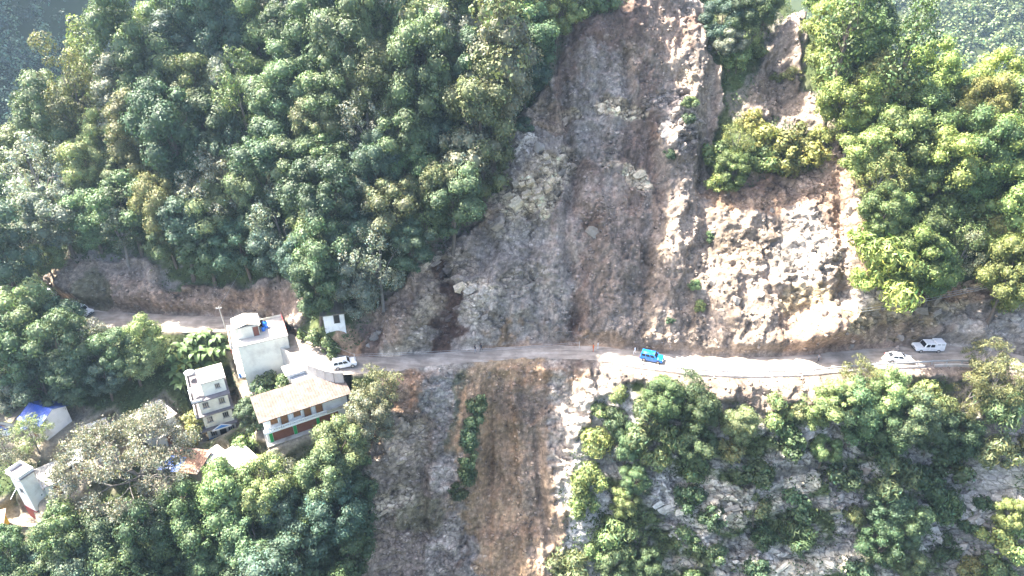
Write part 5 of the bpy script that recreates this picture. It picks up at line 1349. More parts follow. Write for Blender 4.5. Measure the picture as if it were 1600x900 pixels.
# ------------------------------------------------------------------ vehicles
def paint(name, col, rough=.3):
    return plain(name, col, rough, .05, 1.0, spec=.5, dirt=tuple(c * .6 + .14 for c in col), dirt_scale=1.6)
M['car_white'] = paint('white_car_paint', (.72, .72, .71))
M['car_blue'] = paint('blue_car_paint', (.005, .16, .62))
M['tyre'] = plain('tyre_rubber', (.025, .024, .023), .9, .1, 3)
M['rim'] = plain('dusty_rim', (.36, .32, .28), .6, .1, 3)
M['lamp'] = plain('lamp_glass', (.7, .7, .68), .15, .05, 3, spec=.6)
M['tail'] = plain('tail_lamp', (.4, .02, .015), .3, .05, 3, spec=.6)
M['trim'] = plain('dark_trim', (.035, .035, .037), .6, .1, 3)
def hexa(name, bot, top, z0, z1, inset, W, mat, par, bevel=.05):
    """cabin: bottom (x0, x1), top (x0, x1), half width W, drawn in by inset at the top"""
    m = MB()
    w, t = W, W - inset
    m.V = [(bot[0], -w, z0), (bot[1], -w, z0), (bot[1], w, z0), (bot[0], w, z0), (top[0], -t, z1), (top[1], -t, z1), (top[1], t, z1), (top[0], t, z1)]
    m.F = [(3, 2, 1, 0), (4, 5, 6, 7), (0, 1, 5, 4), (1, 2, 6, 5), (2, 3, 7, 6), (3, 0, 4, 7)]
    V = [np.array(v, float) for v in m.V]
    o = m.build(name, mat, par, bevel=bevel, smooth=False)
    return o, dict(right=(V[0], V[1], V[5], V[4]), front=(V[1], V[2], V[6], V[5]), left=(V[2], V[3], V[7], V[6]), rear=(V[3], V[0], V[4], V[7]))
def pane_on(face, a0, a1, b0, b1, par, name='window', mat=None, off=.014):
    A, B, C_, D_ = face
    def pt(a, b): return (A * (1 - a) + B * a) * (1 - b) + (D_ * (1 - a) + C_ * a) * b
    n = np.cross(B - A, D_ - A); n /= np.linalg.norm(n)
    q = [pt(a0, b0), pt(a1, b0), pt(a1, b1), pt(a0, b1)]
    m = MB()
    m.V = [tuple(p - n * .02) for p in q] + [tuple(p + n * off) for p in q]
    m.F = [(3, 2, 1, 0), (4, 5, 6, 7), (0, 1, 5, 4), (1, 2, 6, 5), (2, 3, 7, 6), (3, 0, 4, 7)]
    return m.build(name, mat or M['glass'], par)
def wheel(par, x, y, r=.33, w=.22):
    s = 1 if y > 0 else -1
    o = MB().cyl((0, -w / 2, 0), (0, w / 2, 0), r, 18).build('wheel', M['tyre'], par, loc=(x, y, r), bevel=.02)
    MB().cyl((0, s * (w / 2 - .02), 0), (0, s * (w / 2 + .012), 0), r * .62, 14).build('rim', M['rim'], o)
def car(kind, Pp, yaw, mat, label):
    t = root('car' if kind != 'pickup' else 'pickup_truck', Pp, yaw, label, 'car' if kind != 'pickup' else 'pickup truck')
    if kind == 'suv':
        L, W = 3.95, .86; wb = 1.22
        MB().prism([(-1.95, .42), (-1.97, .9), (-1.9, 1.0), (1.0, 1.0), (1.75, .93), (1.95, .8), (1.98, .5), (1.9, .34), (-1.85, .34)], -W, W).build('body', mat, t, bevel=.06)
        c, f = hexa('cabin', (-1.93, .98), (-1.78, .42), .99, 1.60, .15, W - .02, mat, t, .06)
        for sd in ('right', 'left'):
            rev = sd == 'left'
            for a0, a1 in ((.05, .30), (.34, .60), (.64, .90)):
                q = (1 - a1, 1 - a0) if rev else (a0, a1)
                pane_on(f[sd], q[0], q[1], .16, .86, c)
        pane_on(f['front'], .06, .94, .1, .9, c, 'windscreen'); pane_on(f['rear'], .1, .9, .25, .85, c)
        MB().box(-1.6, .3, -.6, -.56, 1.63, 1.67).box(-1.6, .3, .56, .6, 1.63, 1.67).build('roof_rail', M['trim'], t)
        xe, xr = 1.96, -1.97
    elif kind == 'sedan':
        L, W = 4.2, .84; wb = 1.28
        MB().prism([(-2.1, .42), (-2.08, .86), (-1.5, .93), (.9, .92), (1.85, .80), (2.08, .66), (2.1, .42), (2.0, .3), (-2.0, .3)], -W, W).build('body', mat, t, bevel=.06)
        c, f = hexa('cabin', (-1.75, 1.0), (-1.15, .25), .92, 1.44, .18, W - .03, mat, t, .06)
        for sd in ('right', 'left'):
            rev = sd == 'left'
            for a0, a1 in ((.14, .47), (.52, .86)):
                q = (1 - a1, 1 - a0) if rev else (a0, a1)
                pane_on(f[sd], q[0], q[1], .14, .86, c)
        pane_on(f['front'], .06, .94, .08, .92, c, 'windscreen'); pane_on(f['rear'], .08, .92, .1, .9, c)
        xe, xr = 2.07, -2.09
    else:
        L, W = 4.9, .88; wb = 1.5
        MB().prism([(-2.45, .5), (-2.45, 1.02), (1.1, 1.05), (2.2, 1.02), (2.38, .92), (2.4, .5), (2.3, .42), (-2.4, .42)], -W, W).build('body', mat, t, bevel=.05)
        c, f = hexa('cabin', (-.75, 1.15), (-.72, .78), 1.045, 1.82, .12, W - .02, mat, t, .05)
        for sd in ('right', 'left'):
            rev = sd == 'left'
            for a0, a1 in ((.06, .46), (.54, .88)):
                q = (1 - a1, 1 - a0) if rev else (a0, a1)
                pane_on(f[sd], q[0], q[1], .18, .82, c)
        pane_on(f['front'], .06, .94, .1, .9, c, 'windscreen')
        if kind == 'pickup_canopy' or kind == 'pickup':
            k, g = hexa('canopy', (-2.43, -.80), (-2.38, -.82), 1.03, 2.02, .06, W - .01, mat, t, .05)
            for sd in ('right', 'left'):
                pane_on(g[sd], .12, .44, .62, .78, k, mat=M['frame']); pane_on(g[sd], .56, .88, .62, .78, k, mat=M['frame'])
            pane_on(g['rear'], .15, .85, .5, .85, k)
        xe, xr = 2.39, -2.45
        MB().box(-1.0, 1.0, -W - .06, -W - .005, .36, .44).box(-1.0, 1.0, W + .005, W + .06, .36, .44).build('side_step', M['trim'], t)
    for x in (-wb, wb):
        for y in (-W + .08, W - .08): wheel(t, x, y, .34 if kind != 'sedan' else .3)
    for s in (-1, 1):
        MB().box(xe - .04, xe + .035, s * .6 - .16, s * .6 + .16, .66, .82).build('headlight', M['lamp'], t)
        MB().box(xr - .03, xr + .04, s * .68 - .1, s * .68 + .1, .66, .9).build('tail_light', M['tail'], t)
        MB().box(.72, .86, s * (W + .005), s * (W + .16), .98, 1.12).build('mirror', mat, t)
    MB().box(xe - .03, xe + .06, -W + .08, W - .08, .36, .56).build('bumper', M['trim'], t, bevel=.02)
    MB().box(xr - .06, xr + .03, -W + .08, W - .08, .36, .56).build('bumper', M['trim'], t, bevel=.02)
    MB().box(xe - .03, xe + .03, -.4, .4, .62, .80).build('grille', M['trim'], t)
    return t
def on_road(u, f=0.0):
    x = xu(u)
    ry, rz, rw = road_at(np.array([x]))
    y2, z2, _ = road_at(np.array([x + .5]))
    return (x, float(ry[0] + f * rw[0] / 2), float(rz[0]) + .03), math.atan2(float(y2[0] - ry[0]), .5)
p, h = on_road(1018, -.05); car('suv', p, h - R(6), M['car_blue'], 'bright blue small SUV driving on the sunlit road')
p, h = on_road(1453, .42); car('pickup', p, h + math.pi - R(1), M['car_white'], 'white double-cab pickup with box canopy parked by the cliff')
p, h = on_road(1397, -.5); car('sedan', p, h - R(10), M['car_white'], 'white saloon car beside the crash barrier')
p, h = on_road(540, -.2); car('suv', p, h + R(16), M['car_white'], 'white SUV with dark windows at the road bend')
p, h = on_road(126, .2); car('pickup', p, h - R(4), M['car_white'], 'white pickup near the slumped earth on the road behind the village')
p, h = on_road(392, .1); car('suv', p, h + math.pi * .97, M['car_white'], 'white car on the road behind the tall cream house')
# a covered lorry at the far bend
def lorry():
    p, h = on_road(66, .15)
    t = root('lorry', p, h + R(40), 'dark covered lorry at the far road bend', 'lorry')
    MB().box(-3.0, 1.3, -1.1, 1.1, .9, 2.9).build('cargo_box', M['trim'], t, bevel=.05)
    MB().box(-3.02, 1.32, -1.12, 1.12, 2.905, 3.0).build('cover', M['roofw'], t)
    c, f = hexa('cab', (1.35, 2.9), (1.35, 2.75), .7, 2.4, .08, 1.05, M['car_white'], t)
    pane_on(f['front'], .08, .92, .45, .9, c, 'windscreen'); pane_on(f['right'], .3, .8, .5, .88, c); pane_on(f['left'], .2, .7, .5, .88, c)
    MB().box(-3.0, 2.8, -.5, .5, .55, .88).build('chassis', M['trim'], t)
    for x in (-2.2, 2.1):
        for y in (-.95, .95): wheel(t, x, y, .45, .28)
lorry()

# ------------------------------------------------------------------ people
def skin_mesh(verts, edges, radii, rootv=0, sub=1):
    me = bpy.data.meshes.new('tmp'); me.from_pydata(verts, edges, []); me.update()
    o = bpy.data.objects.new('tmp', me); COL.objects.link(o)
    o.modifiers.new('s', 'SKIN')
    for i, r in enumerate(radii):
        me.skin_vertices[0].data[i].radius = (r, r)
    me.skin_vertices[0].data[rootv].use_root = True
    sb = o.modifiers.new('u', 'SUBSURF'); sb.levels = sub; sb.render_levels = sub
    dg = bpy.context.evaluated_depsgraph_get()
    out = bpy.data.meshes.new_from_object(o.evaluated_get(dg))
    bpy.data.objects.remove(o); bpy.data.meshes.remove(me)
    return out
def person(Pp, yaw, shirt, trousers, label, pose='walk', pack=None):
    t = root('person', Pp, yaw, label, 'person')
    sw = {'walk': .22, 'stand': .03, 'stride': .3}[pose]
    V, E, Rr = [], [], []
    def add(p, r, par=None):
        V.append(p); Rr.append(r)
        if par is not None: E.append((par, len(V) - 1))
        return len(V) - 1
    # x forward, y left
    pel = add((0, 0, .95), .13)
    ch = add((.01, 0, 1.15), .125, pel); st_ = add((0, 0, 1.38), .13, ch); nk = add((.01, 0, 1.49), .055, st_)
    hd0 = add((.03, 0, 1.58), .085, nk); hd = add((.03, 0, 1.70), .09, hd0)
    nose = add((.135, 0, 1.62), .02, hd0)
    for s in (-1, 1):
        f = sw * s
        hp = add((0, .1 * s, .9), .095, pel); kn = add((f * .6 + .04, .1 * s, .5), .06, hp); an = add((f - .02, .1 * s, .09), .042, kn); to = add((f + .15, .11 * s, .035), .035, an)
        sh = add((0, .19 * s, 1.40), .06, st_); el = add((-f * .5 - .03, .25 * s, 1.12), .042, sh); wr = add((-f * .8 + .08, .25 * s, .88), .03, el); pm = add((-f * .85 + .1, .25 * s, .80), .035, wr)
        for k in range(4):
            b = add((-f * .85 + .085 + .018 * k, .235 * s, .745), .010, pm); add((-f * .85 + .10 + .018 * k, .225 * s, .70 + .006 * abs(k - 1)), .009, b)
        th = add((-f * .85 + .14, .225 * s, .78), .010, pm); add((-f * .85 + .155, .21 * s, .745), .009, th)
    me = skin_mesh(V, E, Rr)
    skin = M.setdefault('skin', plain('skin', (.28, .15, .09), .6, .1, 4)); 
    for mt in (skin, shirt, trousers, M['black']): me.materials.append(mt)
    for p in me.polygons:
        c = p.center
        arm = abs(c.y) > .2 and c.z < 1.12
        p.material_index = 3 if c.z < .1 else 2 if (c.z < .97 and not (abs(c.y) > .2 and c.z > .6)) else 0 if (c.z > 1.47 or arm) else 1
        p.use_smooth = True
    link('body', me, t)
    # hair: cap over the skull
    m = MB(); bm = bmesh.new(); bmesh.ops.create_uvsphere(bm, u_segments=10, v_segments=8, radius=.112)
    for v in list(bm.verts):
        if v.co.z < -.01 + .05 * (v.co.x > .03): bm.verts.remove(v)
    hm = bpy.data.meshes.new('hair'); bm.to_mesh(hm); bm.free()
    link('hair', hm, t, M['black'], loc=(.015, 0, 1.70))
    if pack is not None:
        MB().box(-.32, -.12, -.15, .15, 1.05, 1.42).build('backpack', pack, t, bevel=.04)
    return t
cl = lambda n, c: plain(n, c, .9, .1, 4)
dk = cl('dark_cloth', (.03, .03, .04)); wh = cl('white_cloth', (.65, .65, .64)); orr = cl('orange_cloth', (.55, .13, .04)); bl = cl('pale_blue_cloth', (.45, .55, .68)); gy = cl('grey_cloth', (.2, .2, .22)); nv = cl('navy_cloth', (.03, .04, .09))
for u, f, yaw, sh, tr, lab, ps, pk in ((742, .35, .2, dk, gy, 'person in dark clothes walking behind another on the shaded road', 'walk', None), (751, .55, .3, dk, dk, 'person in black leading along the shaded road', 'stride', None),
    (927, .1, 3.4, orr, orr, 'person in orange clothes on the road near the blue car', 'stand', None), (935, .45, 3.0, wh, wh, 'person in white standing beside the one in orange', 'stand', None),
    (993, .45, 3.2, bl, wh, 'person in pale shirt with dark backpack behind the blue car', 'walk', dk), (1277, .0, .3, gy, dk, 'person in grey striding along the road past the earth heap', 'stride', None)):
    p, h = on_road(u, f)
    person(p, h + yaw, sh, tr, lab, ps, pk)
fa, frz, fw, fD, fz = FS_
person((fa[0] + 1.9 * math.cos(frz) + 1.5 * math.sin(frz), fa[1] + 1.9 * math.sin(frz) - 1.5 * math.cos(frz), fz), .5, nv, dk, 'person in dark clothes outside the door of the narrow house', 'stand', None)

# ------------------------------------------------------------------ poles and wires
def pole(Pb, h, lean, label, arm=True, mat=None, r=.11):
    t = root('utility_pole', tuple(Pb), .2, label, 'utility pole')
    m = MB().cyl((0, 0, -.6), (lean, 0, h), r, 8, r * .7).build('post', mat or M['concrete'], t)
    if arm:
        a = MB().box(lean - .5, lean + .5, -.05, .05, h - .35, h - .25).build('crossarm', M['steel'], t)
        for k in (-.42, 0.02, .42): MB().cyl((lean + k, 0, h - .25), (lean + k, 0, h - .1), .04, 6).build('insulator', M['white'], a)
    return np.array(Pb) + np.array([lean, 0, h - .15])
def wire(a, b, sag, label, r=.018, n=14):
    a = np.array(a, float); b = np.array(b, float)
    pts = [a + (b - a) * k / n - np.array([0, 0, sag * 4 * (k / n) * (1 - k / n)]) for k in range(n + 1)]
    V, F = [], []
    tube(V, F, pts, [r] * (n + 1), 5)
    o = link('wire', mesh_from('wire', np.array(V), F), mat=M['steel'])
    return tag(o, label, 'wire')
pA = pole(hit(556, 572, NN), 2.6, 0, 'short grey pole at the road bend near the white SUV', arm=False, r=.08)
pB = pole(hit(905, 545, NN), 1.6, 0, 'short stake pole where the roadside wires end', arm=False, r=.07)
pC = pole(hit(354, 517, NN), 5.2, -.3, 'leaning utility pole behind the banana plants')
wire(pA, pB, .3, 'upper wire strung along the shaded part of the road')
wire(pA - (0, 0, .35), pB - (0, 0, .3), .35, 'lower wire strung along the shaded part of the road')
wire(pA, hit(470, 522, NN) + (0, 0, 1.2), .3, 'wire from the bend pole up towards the stone steps')
wire(pC, pC + np.array([3, 16, 6]), .4, 'wire rising from the leaning pole to the cut bank')
pD = pole(hit(1660, 470, NN), 8.0, 0, 'utility pole on the cliff top beyond the parked pickup')
for k in range(3):
    wire(pD + (0, 0, -.3 * k), hit(1338, 486 + 4 * k, NN) + (0, 0, .8), 1.0, ['top wire crossing the brown cliff above the pickup', 'middle wire crossing the brown cliff above the pickup', 'lowest wire crossing the brown cliff above the pickup'][k], r=.022)
pole(hit(883, 34, NN), 5.5, 0, 'bare wooden pole at the crown of the landslide', arm=False, mat=M['wood'], r=.1)

# ------------------------------------------------------------------ banana plants
def banana_leaf_mesh(seed):
    rg = np.random.default_rng(seed)
    L = 2.3; W = .40; n = 7; V = []; F = []
    for i in range(n + 1):
        t = i / n
        x = L * t * (1 - .22 * t); z = L * (.62 * t - .78 * t * t)
        w = W * math.sin(math.pi * min(1, .08 + t * .92)) ** .6
        j = rg.normal(0, .02)
        V += [(x, -w, z + .10 * w / W - .02 + j), (x, 0, z), (x, w, z + .10 * w / W - .02 - j)]
    for i in range(n):
        a = i * 3
        F += [(a, a + 1, a + 4, a + 3), (a + 1, a + 2, a + 5, a + 4)]
    me = mesh_from('leaf', V, F, smooth=True)
    g = rg.uniform(.8, 1.25, len(V)); set_tint(me, np.stack([g * 1.05, g, g * .9], 1))
    me.materials.append(LEAF)
    return me
BL = [banana_leaf_mesh(k) for k in range(4)]
mb = MB().cyl((0, 0, -.6), (0, 0, 1.9), .17, 8, .10); so_ = mb.build('stem', plain('banana_stem', (.14, .17, .06), .7, .2, 3)); STEM = so_.data; bpy.data.objects.remove(so_)
BAN = [(262, 555), (285, 545), (300, 530), (318, 522), (338, 530), (350, 545), (330, 550), (308, 552), (290, 570), (275, 585), (300, 588), (318, 575), (340, 568), (286, 600), (270, 570)]
rgb = np.random.default_rng(12)
for k, (u, v) in enumerate(sorted(BAN, key=lambda q: (q[1] // 28, q[0]))):
    sc = rgb.uniform(.85, 1.25)
    t = root('banana_plant', tuple(hit(u, v, NN, lift=1.8 * sc)), rgb.uniform(0, 6), '%s banana plant of the grove beside the tall cream house, counting from the road down' % ['first', 'second', 'third', 'fourth', 'fifth', 'sixth', 'seventh', 'eighth', 'ninth', 'tenth', 'eleventh', 'twelfth', 'thirteenth', 'fourteenth', 'fifteenth'][k], 'banana plant', 'banana grove beside the cream house')
    t.scale = (sc,) * 3
    link('stem', STEM, t)
    for j in range(9):
        o = link('leaf', BL[int(rgb.integers(4))], t, loc=(0, 0, 1.75 + .04 * j))
        o.rotation_euler = (rgb.normal(0, .15), -rgb.uniform(.0, .75) + .35, j * 2.4 + rgb.normal(0, .2))
        c = np.array((.075, .125, .045)) * rgb.uniform(.7, 1.4) * (np.array((1.5, 1.05, .5)) if rgb.random() < .1 else 1)
        o.color = (*c, 1)

# ------------------------------------------------------------------ the big sparse grey tree in the village
def big_tree():
    rg = np.random.default_rng(41)
    V, F, tips = [], [], []
    def grow(p, d, L, r, depth):
        q = p + d * L
        mid = p + d * L * .5 + rg.normal(0, .06 * L, 3)
        tube(V, F, [p, mid, q], [r, r * .82, r * .62], 6 if depth < 3 else 5)
        if depth >= 5:
            tips.append((q, d)); tips.append((mid, d)); return
        n = 3 if depth < 4 else 2
        for k in range(n):
            a = rg.normal(size=3); a -= d * (a @ d); a /= np.linalg.norm(a)
            nd_ = d * rg.uniform(.55, .9) + a * rg.uniform(.5, .85)
            nd_[2] *= .82; nd_[2] += .05
            nd_ /= np.linalg.norm(nd_)
            grow(q if k else mid + (q - mid) * .9, nd_, L * rg.uniform(.60, .80), r * .60, depth + 1)
    grow(np.array([0, 0, -1.0]), np.array([0.0, 0, 1.0]), 4.2, .30, 0)
    for k in range(7):
        a = k * math.tau / 7 + rg.normal(0, .2)
        d = np.array([math.cos(a), math.sin(a), rg.uniform(.25, .8)]); d /= np.linalg.norm(d)
        grow(np.array([0, 0, rg.uniform(2.2, 4.0)]), d, rg.uniform(3.2, 4.2), .13, 1)
    T_ = np.array([q for q, d in tips])
    n = 44000
    k = rg.integers(0, len(T_), n)
    Pl = T_[k] + rg.normal(0, .42, (n, 3)) * np.array([1, 1, .75])
    keep = perlin(Pl[:, 0] * .7, Pl[:, 1] * .7 + Pl[:, 2] * .6, 7) > -.28
    Pl = Pl[keep]
    Nn = rg.normal(0, .8, Pl.shape); Nn[:, 2] += .6
    LV, LF = leaf_cards(Pl, Nn, .27, .55, rg, .5)
    cm = mesh_from('crown', LV, LF); set_tint(cm, leaf_tint(len(Pl), rg, .35, 1 + .5 * perlin(Pl[:, 0] * .3, Pl[:, 1] * .3, 3))); cm.materials.append(LEAF)
    tm = mesh_from('trunk', np.array(V), F, smooth=True); tm.materials.append(BARK_GREY)
    R_ = np.percentile(np.hypot(T_[:, 0], T_[:, 1]), 92); zc = T_[:, 2].mean()
    sc = 10.0 / R_
    b = hit(232, 776, NN)
    t = root('tree', tuple(b), .4, 'huge sparse grey tree with spreading bare limbs among the village roofs', 'tree')
    t.scale = (sc, sc, sc * 1.2)
    c = link('crown', cm, t); c.color = (.20, .195, .145, 1)
    link('trunk', tm, t)
big_tree()

# ------------------------------------------------------------------ boulders, rubble, fallen wood
def rock_mesh(seed, sub=2):
    rg = np.random.default_rng(seed)
    bm = bmesh.new(); bmesh.ops.create_icosphere(bm, subdivisions=sub, radius=1.0)
    pl = rg.normal(size=(9, 3)); pl /= np.linalg.norm(pl, axis=1, keepdims=True); dd = rg.uniform(.55, .95, 9)
    for v in bm.verts:
        p = np.array(v.co)
        for n_, d_ in zip(pl, dd):
            e = p @ n_ - d_
            if e > 0: p = p - n_ * e
        v.co = p * np.array([1.15, .95, .8]) + rg.normal(0, .025, 3)
    me = bpy.data.meshes.new('boulder'); bm.to_mesh(me); bm.free()
    return me
M['rockp'] = plain('pale_rock', (.27, .24, .205), .92, .25, 1.4, bump=.7, dirt=(.24, .19, .15), dirt_scale=.9)
def boulder_mesh(seed):
    rg = np.random.default_rng(seed)
    bm = bmesh.new(); bmesh.ops.create_cube(bm, size=1.8)
    bmesh.ops.subdivide_edges(bm, edges=list(bm.edges), cuts=2, use_grid_fill=True)
    pl = rg.normal(size=(11, 3)); pl /= np.linalg.norm(pl, axis=1, keepdims=True); dd = rg.uniform(.6, 1.0, 11)
    for v in bm.verts:
        p = np.array(v.co)
        for n_, d_ in zip(pl, dd):
            e = p @ n_ - d_
            if e > 0: p = p - n_ * e
        v.co = p + rg.normal(0, .04, 3)
    me = bpy.data.meshes.new('boulder'); bm.to_mesh(me); bm.free()
    return me
BKB = [boulder_mesh(k) for k in range(6)]
for r_ in BKB: r_.materials.append(M['rockp'])
rgr = np.random.default_rng(23)
BOUL = [(926, 362, 13, 'big lone boulder in the middle of the shaded scar'), (1268, 335, 9, 'pale boulder below the bushes on the orange debris'), (1240, 345, 7, 'pale boulder at the foot of the orange debris'), (1183, 332, 6, 'small white boulder under the bush ledge'), (1208, 330, 6, 'small boulder in the orange debris below the ledge'), (1188, 460, 8, 'rounded boulder low on the sunlit talus'), (1152, 470, 7, 'grey boulder on the sunlit talus beside a cleft'), (1115, 440, 9, 'flat pale slab on the sunlit talus near small bushes'), (1100, 455, 6, 'broken slab under the small talus bushes'), (1258, 432, 8, 'slab stone lying on the pale grey ridge'),
 (1345, 300, 9, 'jutting block in the pinkish gully'), (1330, 330, 8, 'block wedged low in the pinkish gully'), (1512, 590, 8, 'pale block among bushes under the road'), (1520, 600, 7, 'smaller pale block among bushes under the road'), (842, 232, 12, 'square pale block perched on the rocky knob'), (582, 528, 8, 'white stone in the brown soil by the hut'), (592, 520, 5, 'small white stone in the brown soil by the hut'), (575, 540, 5, 'low white stone in the brown soil above the road'), (1355, 735, 7, 'white stone on the dark cliff under the road'), (1110, 75, 6, 'white block on the ridge of the upper scar'), (955, 632, 8, 'white stone on the rock rib below the road'), (1290, 490, 6, 'clod on top of the earth heap'), (1330, 540, 6, 'stone at the foot of the earth heap'), (1408, 527, 6, 'stone by the cliff foot near the saloon car')]
for u, v, rp, lab in BOUL:
    p = hit(u, v, NN)
    o = link('boulder', BKB[int(rgr.integers(6))], loc=tuple(p + np.array([0, .15, -.1])), rot=tuple(rgr.uniform(-.5, .5, 3) + np.array([0, 0, rgr.uniform(0, 6)])))
    s_ = rp / PPM
    o.scale = (s_, s_ * rgr.uniform(.8, 1.1), s_ * rgr.uniform(.75, 1.1))
    tag(o, lab, 'boulder', 'boulders fallen on the scar')
# jointed rock standing out of the slope: the larger blocks one by one, the rest as one mass
def block_mesh(seed):
    rg = np.random.default_rng(seed)
    bm = bmesh.new(); bmesh.ops.create_cube(bm, size=2.0)
    bmesh.ops.subdivide_edges(bm, edges=list(bm.edges), cuts=1, use_grid_fill=True)
    pl = rg.normal(size=(6, 3)); pl /= np.linalg.norm(pl, axis=1, keepdims=True); dd = rg.uniform(.75, 1.15, 6)
    for v in bm.verts:
        p = np.array(v.co)
        for n_, d_ in zip(pl, dd):
            e = p @ n_ - d_
            if e > 0: p = p - n_ * e
        v.co = p + rg.normal(0, .05, 3)
    bmesh.ops.triangulate(bm, faces=list(bm.faces))
    me = bpy.data.meshes.new('rock'); bm.to_mesh(me); bm.free()
    return me
def block_material():
    m, nt, out = mat_nodes('jointed_rock')
    p = nd(nt, 'ShaderNodeBsdfPrincipled'); p.inputs['Roughness'].default_value = .92; p.inputs['Specular IOR Level'].default_value = .12
    oi = nd(nt, 'ShaderNodeObjectInfo'); at_ = nd(nt, 'ShaderNodeAttribute'); at_.attribute_name = 'albedo'
    f = ramp(nt, noise(nt, 1.6, 7, .7), [(.3, .5), (.5, 1.0), (.72, 1.45)])
    c = mixc(nt, mixc(nt, oi.outputs['Color'], at_.outputs['Color'], 1.0, 'MULTIPLY'), f, 1.0, 'MULTIPLY')
    nt.links.new(c, p.inputs['Base Color'])
    b = nd(nt, 'ShaderNodeBump'); b.inputs['Strength'].default_value = .8; b.inputs['Distance'].default_value = .2
    nt.links.new(noise(nt, 3, 7, .7), b.inputs['Height']); nt.links.new(b.outputs[0], p.inputs['Normal'])
    nt.links.new(p.outputs[0], out.inputs[0])
    return m
BM_ = block_material()
BK = [block_mesh(600 + k) for k in range(8)]
for b_ in BK:
    ca = b_.color_attributes.new('albedo', 'FLOAT_COLOR', 'POINT'); ca.data.foreach_set('color', np.ones(len(b_.vertices) * 4, np.float32)); b_.materials.append(BM_)
rgo = np.random.default_rng(51)
BLK = []
for u, v, ru, rv, rot, cn, al, rk, wv in PATCH:
    if rk < .7 or (850 < u < 1060 and v > 600) or (1150 < u < 1345 and 330 < v < 480) or cn not in ('cream', 'white', 'olive', 'grey', 'orange', 'dry'): continue
    x, s_, rx, rs, a = blob_xs(u, v, ru, rv, rot)
    for k in range(int(math.pi * rx * rs / (2.2 if cn != 'olive' else 5))):
        q = rgo.normal(0, .48, 2)
        px_ = x + q[0] * rx * math.cos(a) - q[1] * rs * math.sin(a); ps_ = s_ + q[0] * rx * math.sin(a) + q[1] * rs * math.cos(a)
        sz_ = .22 + .75 * rgo.random() ** 2.2
        BLK.append((sz_, px_, ps_))
BLK.sort(reverse=True)
ddip = R(-30)
bv0 = [np.array([v.co for v in b_.vertices]) for b_ in BK]; bf0 = [np.array([p.vertices for p in b_.polygons]) for b_ in BK]
RVs, RFs, RCs, nv_ = [], [], [], 0
for k, (sz_, px_, ps_) in enumerate(BLK):
    p = from_xsn(px_, ps_, float(sample(NN, px_, ps_)) - sz_ * .25)
    col = np.array([float(sample(ALB[..., c], px_, ps_)) for c in range(3)]) * rgo.uniform(.9, 1.35) + .05
    sc_ = sz_ * np.array([rgo.uniform(.9, 1.7), rgo.uniform(.7, 1.0), rgo.uniform(.45, .85)])
    eu = (R(-40) + rgo.normal(0, .25), ddip + rgo.normal(0, .2), rgo.normal(0, .35))
    i_ = int(rgo.integers(8))
    if k < 290:
        o = link('rock', BK[i_], slope); o.location = p; o.rotation_euler = eu; o.scale = sc_; o.color = (*col, 1)
    else:
        mt = Matrix.LocRotScale(Vector(p), None, None) @ __import__('mathutils').Euler(eu).to_matrix().to_4x4() @ Matrix.Diagonal((*sc_, 1))
        A_ = np.array(mt)
        RVs.append(bv0[i_] @ A_[:3, :3].T + A_[:3, 3]); RFs.append(bf0[i_] + nv_); nv_ += len(bv0[i_]); RCs.append(np.repeat(col[None], len(bv0[i_]), 0))
me = mesh_from('rock_fragments', np.concatenate(RVs), F3=np.concatenate(RFs))
RC_ = np.concatenate(RCs)
ca = me.color_attributes.new('albedo', 'FLOAT_COLOR', 'POINT'); ca.data.foreach_set('color', np.concatenate([RC_, np.ones((len(RC_), 1))], 1).astype(np.float32).reshape(-1))
o = link('rock_fragments', me, slope, BM_); o['kind'] = 'stuff'
# loose rubble: uncountable
X_, S_, rg_ = scatter_points(bare * INVIEW * off * (.25 + few * .9 + tl * .8) * (on_shelf < .01), 9000, 17)
base_ico = rock_mesh(91, 1)
bv = np.array([v.co for v in base_ico.vertices]); bf = np.array([p.vertices for p in base_ico.polygons])
sz = .09 + .34 * rg_.random(len(X_)) ** 5 + .07 * rg_.random(len(X_))
Pq = from_xsn(X_, S_, sample(NN, X_, S_))
ang = rg_.uniform(0, 6.28, len(X_)); ca_, sa_ = np.cos(ang), np.sin(ang)
sq = rg_.uniform(.6, 1.3, (len(X_), 3)) * sz[:, None]
loc_ = bv[None] * sq[:, None, :]
VV = np.stack([loc_[..., 0] * ca_[:, None] - loc_[..., 1] * sa_[:, None], loc_[..., 0] * sa_[:, None] + loc_[..., 1] * ca_[:, None], loc_[..., 2]], -1) + Pq[:, None, :]
FF = (bf[None] + (np.arange(len(X_)) * len(bv))[:, None, None]).reshape(-1, 3)
me = mesh_from('rubble', VV.reshape(-1, 3), F3=FF)
ca = me.color_attributes.new('albedo', 'FLOAT_COLOR', 'POINT')
A3 = np.stack([sample(ALB[..., k], X_, S_) for k in range(3)], 1) * rg_.uniform(.8, 1.5, (len(X_), 1)) + .04
ca.data.foreach_set('color', np.concatenate([np.repeat(A3, len(bv), 0), np.ones((len(X_) * len(bv), 1))], 1).astype(np.float32).reshape(-1))
tag(link('rubble', me, mat=GROUND), 'loose stones and broken rock strewn over the landslide', 'rubble', kind='stuff')
rgw = np.random.default_rng(8)
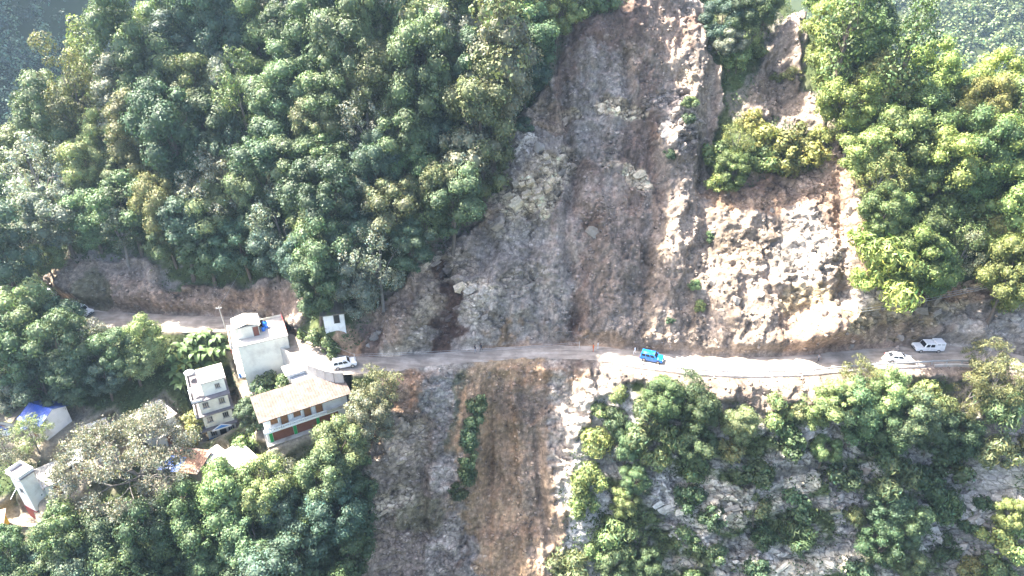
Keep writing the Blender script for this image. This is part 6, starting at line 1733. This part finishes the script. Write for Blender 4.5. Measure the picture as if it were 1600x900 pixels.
for k, (u, v, L, an) in enumerate(((905, 515, 4, 1.2), (930, 525, 5, .3), (955, 500, 3.5, 2.2), (1030, 500, 4, .9), (1012, 492, 3, 2.5), (1272, 168, 4, -.9), (880, 520, 3, .1))):
    p = hit(u, v, NN); V, F = [], []
    d = np.array([math.cos(an), .35 * math.sin(an), .6 * math.sin(an)])
    limb(V, F, p - d * L / 2 + (0, -.2, .25), p + d * L / 2 + (0, -.2, .35), .09, .03, rgw, .15, 6, 6)
    for j in range(3): 
        q = p + d * L * rgw.uniform(-.2, .4) + (0, -.2, .3)
        limb(V, F, q, q + d * .6 + rgw.normal(0, .5, 3), .04, .012, rgw, .2, 4, 5)
    tag(link('fallen_branch', mesh_from('fallen_branch', np.array(V), F, smooth=True), mat=BARK_GREY), ['bare branch sticking out of the debris above the orange-clad person', 'long bare branch lying at the foot of the shaded scar', 'bare branch tangled higher up the shaded debris', 'bare branch at the edge of the sunlit talus', 'twisted branch beside the sunlit talus edge', 'dead stem standing on the pale slope by the wooded shoulder', 'short bare branch at the road foot of the scar'][k], 'branch', 'dead branches in the debris')

# ------------------------------------------------------------------ labels for the trees
ORD = ['first', 'second', 'third', 'fourth', 'fifth', 'sixth', 'seventh', 'eighth', 'ninth', 'tenth', 'eleventh', 'twelfth', 'thirteenth', 'fourteenth', 'fifteenth', 'sixteenth', 'seventeenth', 'eighteenth', 'nineteenth', 'twentieth', 'twenty-first', 'twenty-second', 'twenty-third', 'twenty-fourth', 'twenty-fifth', 'twenty-sixth', 'twenty-seventh', 'twenty-eighth', 'twenty-ninth', 'thirtieth']
ZONES = dict(forest=(62, -1, '{o} from the landslide, {t} row down the forested slope', 'trees of the forested slope', 'tree'),
 shoulder=(62, 1, '{o} from the landslide, {t} row down the wooded shoulder', 'trees of the wooded shoulder', 'tree'),
 spur=(50, 1, '{o} along, {t} row of the spur between two scars', 'trees on the spur between the scars', 'tree'),
 ledge=(40, 1, '{o} along, {t} row of the ledge above the talus', 'bushes on the ledge above the talus', 'bush'),
 talus=(60, 1, '{o} along, {t} band of the bare scar', 'small bushes on the bare scar', 'bush'),
 village=(62, -1, '{o} outward from the road cliff, {t} row among the village houses', 'trees among the village houses', 'tree'),
 chute=(60, 1, '{o} along, {t} band beside the brown chute', 'creepers beside the brown chute', 'bush'),
 cliff=(56, 1, '{o} from the brown chute, {t} row under the road', 'bushes and trees on the cliff under the road', 'bush'))
for zn, (band, sgn, pat, grp, cat) in ZONES.items():
    zt = [t for t in TREES if t['zone'] == zn]
    if not zt: continue
    v0 = min(t['v'] for t in zt)
    rows = {}
    for t in zt: rows.setdefault(int((t['v'] - v0) // band), []).append(t)
    for r_, (k, lst) in enumerate(sorted(rows.items())):
        lst.sort(key=lambda t: sgn * t['u'])
        for i, t in enumerate(lst):
            c = 'bush' if t['kind'] in ('shrub', 'drape') else 'tree'
            fm = FORM[t['kind']].split()[0] if zn in ('forest', 'shoulder', 'village', 'cliff') else FORM[t['kind']]
            tag(t['o'], '%s %s %s, %s' % (LOOK[t['tone']], fm, c, pat.format(o=ORD[min(i, 29)], t=ORD[min(r_, 29)])), c, grp)
